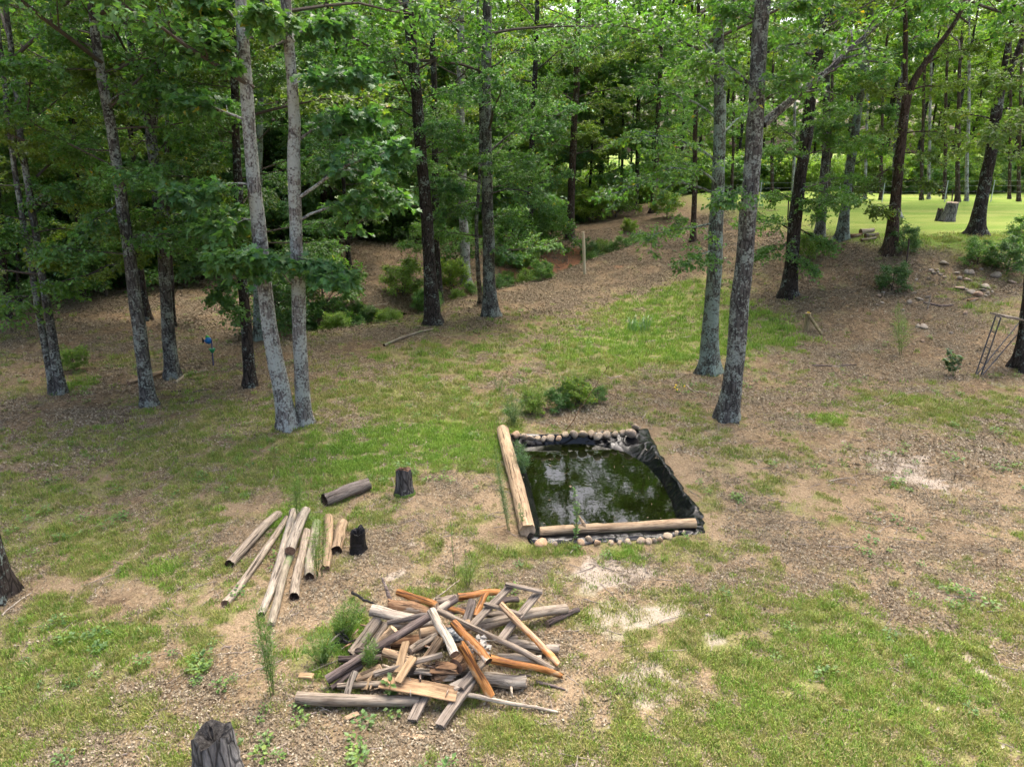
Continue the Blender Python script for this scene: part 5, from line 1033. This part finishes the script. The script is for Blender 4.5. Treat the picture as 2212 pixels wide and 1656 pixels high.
mb = MB(); mb.tube([bp+[L*.35, 0, .08], bp+[0, 0, .10], bp+[-L*.3, 0, .06]], [.03, .06, .03], 10); mb.build('back', m_plain('bird green', (.06, .36, .06), .35, .3), bs, True)
mb = MB(); q = bp+[-L*.55, 0, 0]; mb.add([q+[0, -.02, .02], q+[0, .02, -.02], q+[-L*.35, .0, -.09], q+[-L*.42, 0, .0], q+[-L*.4, 0, .11], q+[-L*.3, .03, .05]], [[0, 5, 4, 3], [0, 3, 2, 1], [1, 2, 3, 5], [3, 4, 5, 5][:3]+[1]]); mb.build('tail', m_plain('tail black', (.008, .008, .012), .4), bs, False)
# stand against the tree
YS = ground(*z6(1150, 1520))[1]; b = ground(*z6(1150, 1520)); sr = empty('platform_stand', tuple(b)); tag(sr, 'wooden platform on thin steel ladder legs beside the edge tree', 'stand')
def s6(x, y, dy=0.): return at_y(*z6(x, y), YS+dy)-b
for (x0, y0, d0, x1, y1, d1_) in ((1118, 1490, .0, 1335, 862, .3), (1180, 1495, .0, 1390, 882, .1), (1128, 1505, .05, 1590, 940, .9), (1165, 1540, .0, 1645, 985, .7)):
    mb = MB(); p, q = s6(x0, y0, d0), s6(x1, y1, d1_); mb.tube([p+(p-q)*.03, q], [.018, .018], 6); mb.build('leg', M['steel'], sr)
for (x0, y0, x1, y1) in ((1160, 1370, 1200, 1395), (1220, 1200, 1255, 1222), (1280, 1030, 1320, 1050), (1340, 1245, 1365, 1260), (1330, 865, 1395, 885)):
    mb = MB(); mb.tube([s6(x0, y0, .1), s6(x1, y1, .1)], [.012, .012], 6); mb.build('rung', M['steel'], sr)
p, q = s6(1350, 852, .35), s6(1660, 912, .55); mb = board_mesh(np.random.default_rng(9), float(np.linalg.norm(q-p)), .5, .05); o = mb.build('platform', M['wd_board_old'], sr); o.matrix_basis = frame_from(p, q)[0]
# field fence
M['wire'] = m_plain('galvanised wire', (.42, .45, .44), .5, .1)
fp = [ground(u, v) for u, v in ((1560, 447), (1640, 444), (1728, 441), (1810, 439), (1905, 437), (2040, 436), (2140, 436), (2240, 437))]
ff = empty('wire_fence', tuple(fp[0])); tag(ff, 'thin wire fence along the far side of the lawn', 'fence')
for p in fp: mb = MB(); mb.tube([p-fp[0]-[0, 0, .2], p-fp[0]+[0, 0, 1.35]], [.028, .028], 6); mb.build('post', M['wire'], ff)
for hh in (.3, .65, 1.0, 1.3): mb = MB(); mb.tube(np.array(fp)-fp[0]+[0, 0, hh], [.0025]*len(fp), 4); mb.build('wire', M['wire'], ff)
p = ground(1770, 470); tp = empty('fence_post', tuple(p)); 
bpy.data.objects.remove(tp)
for q, (u, v, v2) in enumerate(((1730+2-30, 455+20, 430), (2048+8, 447, 410))):
    p = ground(u, v); t = at_y(u+2, v2, p[1]); mb = MB(); mb.tube([(0, 0, -.2), tuple(t-p)], [.035, .035], 6); tag(mb.build('steel_post', M['rust'], None, False, tuple(p)), ('thin steel post alone on the lawn left of the pale stump', 'thin steel post behind the large pale stump')[q], 'post')
# ------------------------------------------------------------------ fallen wood
def flog(label, u0, v0, u1, v1, w, wood='wd_grey', end='end_brown', name='fallen_log', **kw):
    a = ground(u0, v0); b = ground(u1, v1); r = px(a, w)/2; a = a+[0, 0, r*.8]; b = b+[0, 0, r*.7]; return log(name, label, a, b, r, r*.8, wood, end, **kw)
flog('fallen tan log behind the split leaning trunk', 279, 832, 362, 806, 11, 'wd_tan', rough=.06, bend=.03)
flog('long rotting fallen branch running to the tall creekside tree', 830, 748, 933, 713, 6, 'wd_moss', 'end_dark', rough=.08, bend=.03)
flog('dark fallen log nearest the fork of logs on the lawn edge', 1836, 514, 1862, 510, 9, 'wd_rot', rough=.07)
flog('grey fallen log lying crosswise on the lawn edge', 1858, 505, 1886, 501, 11, 'wd_grey', rough=.07)
flog('pale short fallen log below the others on the lawn edge', 1860, 522, 1892, 516, 7, 'wd_grey', rough=.07)
flog('grey log resting behind the dark fallen log', 1868, 514, 1896, 510, 10, 'wd_barkgrey', rough=.07)
stick('crooked fallen branch right of the forked grey tree', [(379, 828), (398, 812), (420, 806), (449, 800)], .05, 'wd_moss', branchy=2)
stick('small dark fallen stick below the forked tree', [(370, 849), (392, 846)], .05, 'wd_bark')
stick('forked dark stick in the litter right of the forked tree', [(412, 852), (430, 844), (452, 843)], .03, 'wd_bark', branchy=2)
stick('long bare dead branch sagging into the clearing by the creek', [(705, 565, ), (735, 535), (770, 520), (828, 500)], .03, 'wd_grey', lift=.4, branchy=3)
stick('fallen stick bridging the dark creek pool', [(770, 690), (800, 672), (838, 665)], .05, 'wd_moss', lift=.2)
stick('dead limb lying in the creek weeds', [(742, 590), (765, 612), (790, 640)], .06, 'wd_bark', lift=.3, branchy=2)
stick('thin rusty rod leaning over the weeds behind the pond', [tuple(ground(1222, 930)), tuple(ground(1222, 930)+np.array([.55, .3, .75])), tuple(ground(1222, 930)+np.array([.98, .55, 1.35]))], .012, 'wd_rot', 'rod', cat='rod')
for q, (lab, pts, w) in enumerate([('pale dead branch in the litter left of the leaning tree', [(1482, 832), (1495, 845), (1530, 850)], .02), ('curved twig in the litter by the upper right corner of the pond', [(1388, 905), (1394, 895), (1392, 888)], .015), ('pale forked branch below the thick pond log', [(1030, 935), (1045, 948), (1062, 965)], .015),
    ('pale branch behind the pond weeds', [(1300, 808), (1320, 818), (1345, 812)], .016), ('dark fallen branch on the litter below the braced post', [(1755, 790), (1800, 792), (1850, 788)], .03), ('long thin pale twig on the slope by the stand', [(1900, 960-80), (1960, 850), (2015, 838)], .012), ('pale stick lying on the sandy patch at right', [(1790, 1040), (1815, 1035), (1838, 1032)], .012), ('grey twig in the grass right of the near stump', [(585, 1625), (605, 1615), (620, 1607)], .018),
    ('dry stick lying on the grass near the big edge trunk', [(5, 1330), (40, 1300), (68, 1282)], .012), ('thin stick lying beneath the row of logs', [(655, 1225), (690, 1215), (720, 1212)], .01), ('mossy fallen branch on the bright green strip', [(1400, 738), (1450, 735), (1500, 725)], .03), ('brown branch in the eroded gully below the rocks', [(1995, 655), (2030, 662), (2060, 660)], .06), ('pale dry branch standing in the gully', [tuple(ground(2003, 668)), tuple(ground(2003, 668)+np.array([.1, .1, .5]))], .03), ('fallen twig at the foot of the green-grey tree', [(1500, 775), (1522, 790), (1505, 800)], .02)]):
    stick(lab, pts, w, ('wd_white', 'wd_tan', 'wd_grey', 'wd_bark')[3 if 'dark' in lab or 'brown' in lab else (2 if 'grey' in lab else 0)], branchy=q % 3)
# ------------------------------------------------------------------ weeds, saplings and shrubs
def fennel(label, base, tips, mat='weed', name='feathery_weed', dens=420, fuzz=.06, w=.0034, span=(.25, 1.0), group=None, Y=None):
    b = ground(*base); root = empty(name, tuple(b)); tag(root, label, 'weed', group); rng = np.random.default_rng(int(base[0]*7+base[1]))
    for (u, v) in tips:
        p1 = at_y(u, v, b[1]-.05+rng.normal(0, .05))-b; p0 = np.array([rng.normal(0, .02), rng.normal(0, .02), -.02]); md_ = (p0+p1)/2+rng.normal(0, .02, 3); t = np.linspace(0, 1, 8)[:, None]
        C = (1-t)**2*p0+2*t*(1-t)*md_+t*t*p1; mb = MB(); mb.tube(C, np.linspace(.006, .002, 8), 5, 0); mb.build('stem', M['stemgreen'], root)
        n = dens; s = span[0]+(span[1]-span[0])*rng.random(n); P = (1-s)[:, None]**2*p0+(2*s*(1-s))[:, None]*md_+(s*s)[:, None]*p1
        a = rng.uniform(0, 6.28, n); L = fuzz*rng.uniform(.4, 1.3, n)*np.sin(np.pi*np.clip((s-span[0])/(1.02-span[0])*.85+.12, 0, 1)); D = np.stack([np.cos(a), np.sin(a), rng.uniform(.2, 1.4, n)], -1); D /= np.linalg.norm(D, axis=1)[:, None]
        P = P+D*(L*rng.uniform(0, 1.6, n))[:, None]; D2 = D+rng.normal(0, .5, D.shape); S = np.cross(D2, rng.normal(0, 1, D2.shape)); S /= np.linalg.norm(S, axis=1)[:, None]
        V = np.stack([P+S*w, P-S*w, P+D2*L[:, None]], 1); mb = MB(); mb.add(V.reshape(-1, 3), np.arange(n*3).reshape(-1, 3), 0, np.repeat(leaf_colors(rng, n), 3, 0)); mb.build('foliage', M[mat], root)
    return root
def leafweed(label, base, tips, mat='weed', lf=.05, n=60, name='leafy_weed', group=None, span=(.15, 1)):
    b = ground(*base); root = empty(name, tuple(b)); tag(root, label, 'weed', group); rng = np.random.default_rng(int(base[0]*3+base[1]*5))
    for (u, v) in tips:
        p1 = at_y(u, v, b[1]+rng.normal(0, .06))-b; mb = MB(); C = np.array([[0, 0, -.02], p1*.5+rng.normal(0, .02, 3), p1]); mb.tube(C, [.006, .005, .002], 5, 0); mb.build('stem', M['stemgreen'], root)
        s = rng.uniform(*span, n); P = np.stack([np.interp(s, [0, .5, 1], C[:, i]) for i in range(3)], -1); a = rng.uniform(0, 6.28, n); D = np.stack([np.cos(a), np.sin(a), rng.uniform(-.3, .6, n)], -1); Nn = rng.normal(0, .4, (n, 3)); Nn[:, 2] += 1
        mb = MB(); add_leaves(mb, rng, P, D, Nn, lf, 0); mb.build('foliage', M[mat], root)
    return root
M['stemgreen'] = m_plain('weed stem', (.12, .15, .04), .7, .3)
fennel('tall feathery weed standing alone left of the heap', (592, 1500), [(548, 1290), (556, 1330), (580, 1345), (565, 1310)], span=(.18, 1), dens=460, fuzz=.075, w=.003)
fennel('feathery weed growing through the log row, taller one', (645, 1130), [(640, 1012), (636, 1040), (646, 1030)], fuzz=.07, dens=460, w=.003)
fennel('feathery weed drooping over the mossy log', (690, 1245), [(692, 1075), (684, 1110), (678, 1150), (698, 1100)], fuzz=.08, span=(.1, 1), dens=300, w=.003)
fennel('bushy feathery green weed at the left end of the heap', (745, 1375), [(762, 1290), (745, 1300), (775, 1300), (730, 1330), (750, 1320), (790, 1310), (718, 1345)], fuzz=.09, dens=300, span=(.0, 1))
fennel('pale green feathery weed in the burnt patch left of the heap', (700, 1430), [(690, 1360), (672, 1375), (715, 1370), (730, 1390), (660, 1400), (700, 1390)], fuzz=.08, dens=260, span=(.0, 1))
fennel('feathery weed at the left foot of the heap, yellow-green', (800, 1460), [(795, 1365), (808, 1380), (790, 1400)], fuzz=.05, dens=340)
fennel('wispy weed behind the heap beside the bare stem', (1010, 1265), [(1005, 1205), (1020, 1195), (1030, 1215), (995, 1220)], fuzz=.06, dens=260, w=.0016)
leafweed('tall thin dark stemmed weed rising behind the heap', (985, 1265), [(974, 1125)], 'weed', .03, 26, span=(.4, 1)); leafweed('bright broad-leaved seedling at the front of the heap', (847, 1515), [(846, 1455), (832, 1470), (858, 1475)], 'weed', .075, 18)
leafweed('leafy weed on the front corner of the pond log', (1243, 1170), [(1241, 1048), (1250, 1090)], 'weed', .065, 48); fennel('drooping blue-green weed left of the thick pond log', (1100, 1145), [(1068, 960), (1075, 1000), (1086, 1060)], 'weed_blue', fuzz=.055, span=(.2, 1), dens=520, w=.003)
fennel('dark reedy weed at the near end of the thick pond log', (1128, 1150), [(1122, 1085), (1130, 1095)], 'weed_blue', fuzz=.04, dens=220)
fennel('soft green weed hanging into the pond by the thick log', (1127, 1020), [(1115, 950), (1128, 960), (1140, 985), (1122, 985)], 'weed_blue', fuzz=.10, dens=420, span=(0, 1))
for q, (u, v, sp_, lab) in enumerate([(1110, 915, 40, 'grey-green clump of weeds behind the far end of the thick pond log'), (1150, 890, 45, 'upright weed clump between the log end and the dense clump'), (1212, 880, 50, 'dense green weed clump behind the pond'), (1245, 870, 50, 'broad green weed clump under the leaning rod'), (1078, 845, 18, 'small grey weed on a dark mound behind the pond')]):
    fennel(lab, (u, v), [(u+RNG.uniform(-sp_*.7, sp_*.7), v-RNG.uniform(.6, 1.75)*sp_) for _ in range(9 if q < 4 else 3)], 'weed_blue' if q % 2 == 0 else 'weed', 'weed_clump', 130, .12 if q < 4 else .06, .003, (.1, 1))
    if q in (2, 3): leafweed('leafy shoots in the %s weed clump behind the pond' % ('dense' if q == 2 else 'broad'), (u+8, v), [(u+RNG.uniform(-30, 30), v-RNG.uniform(20, 75)) for _ in range(14)], 'leaf_light', .08, 22)
fennel('wispy tall weed on the eroded slope', (1945, 765), [(1938, 660), (1948, 680), (1932, 700), (1955, 690), (1942, 650)], 'weed', fuzz=.16, dens=200, w=.004, span=(.1, 1))
leafweed('dark shrubby seedling on the slope by the stand', (2060, 812), [(2050, 755), (2062, 765), (2040, 775), (2075, 770)], 'weed_blue', .10, 80, span=(.3, 1)); leafweed('yellow flowers on a low weed left of the leaning tree', (1462, 848), [(1460, 832), (1478, 828)], 'weed', .05, 10)
b = ground(1462, 846); fr_ = bpy.data.objects[[o.name for o in bpy.data.objects if o.get('label', '').startswith('yellow flowers')][0]]
for u, v in ((1458, 838), (1462, 843), (1478, 835), (1460, 833)):
    mb = MB(); p = at_y(u, v, b[1])-np.array(fr_.location); mb.tube([p, p+[0, 0, .03]], [.02, .03], 8); mb.build('flower', M.setdefault('yellow', m_plain('yellow petals', (.75, .52, .02), .6, .1)), fr_)
def shrub(label, u, v, cv, s, name='shrub', group=None, dz=0.0):
    b = ground(u, v); root = empty(name, tuple(b)); tag(root, label, 'shrub', group); mb = MB(); mb.tube([(0, 0, -.1), (.02, 0, .5*s), (0, .02, 1.0*s)], [.03*s, .02*s, .006], 6); mb.build('stem', M['twig'], root); link('crown', CR[cv], root, (0, 0, dz), u*.7, s); return root
shrub('bright broad-leaved shrub by the creek pool behind the double tree', 672, 715, 'under1', .52); shrub('leafy shrub right of the double tree, half in the creek', 700, 690, 'bush0', 1.9); shrub('low shrub at the foot of the pale double tree shade', 600, 720, 'bush2', 1.6)
shrub('rounded dark shrub at the foot of the crooked brown tree', 1947, 546, 'bush2', .8); shrub('green shrub hanging over the creek below the vine tree', 1110, 572, 'bush0', 1.7); shrub('green shrub on the far creek side by the vine-wrapped tree', 1190, 545, 'bush0', 1.7); shrub('small shrub on the clay bank left of the stake', 1130, 575, 'bush1', 1.1)
shrub('dark leafy shrub overhanging the rocky bank', 2175, 590, 'bush2', .9); shrub('green bush spilling over the rocky bank at the lawn edge', 2110, 572, 'bush0', .7); shrub('leafy shrub at the lawn edge near the edge of view', 2212, 530, 'bush0', .8)
shrub('low green shrub on the creek side under the tall tree', 870, 640, 'bush1', 1.2); shrub('fern-like green shrub by the pale smooth tree', 975, 625, 'bush1', 1.1); shrub('leafy shrub behind the tall creekside tree', 985, 570, 'bush0', 1.4); shrub('small reddish-edged shrub in the eroded bank', 1925, 628, 'bush2', .7)

b = ground(1378, 712); mb = MB(); blades(mb, np.random.default_rng(4), 90, .5, .42, .016, 0, .7); tag(mb.build('grass_clump', M['weed_blue'], None, False, tuple(b)), 'clump of long blue-green blades on the bright green strip', 'plant')
shrub('low dim shrub under the slim pair of stems', 160, 800, 'bush1', .5); shrub('low green shrub left of the creek pool', 640, 690, 'bush0', 1.3); shrub('dusky shrub deep in the wood behind the forked tree', 420, 610, 'bush2', 2.2); shrub('broad dusky shrub under the wood edge trees', 230, 640, 'bush0', 2.2)
shrub('mid-green shrub at the wood edge above the leafy bank', 620, 560, 'bush0', 2.4); shrub('pale green shrub at the sunny end of the wood', 1330, 470, 'bush1', 2.0); shrub('pale green low shrub near the brown tree', 1280, 480, 'bush1', 1.6); shrub('light green shrub by the dark tree at the field end', 1440, 470, 'bush1', 1.3); shrub('young leafy shrub below the black-trunked tree', 1745, 560, 'bush1', .8)

shrub('broad bushy weed under the leaning rod behind the pond', 1250, 880, 'bush1', .5); shrub('bushy weed left of the leaning rod behind the pond', 1205, 886, 'bush0', .4); shrub('small bushy weed near the far end of the thick pond log', 1150, 895, 'bush1', .38); shrub('low bushy weed on bare soil behind the pond stones', 1290, 868, 'bush0', .3)
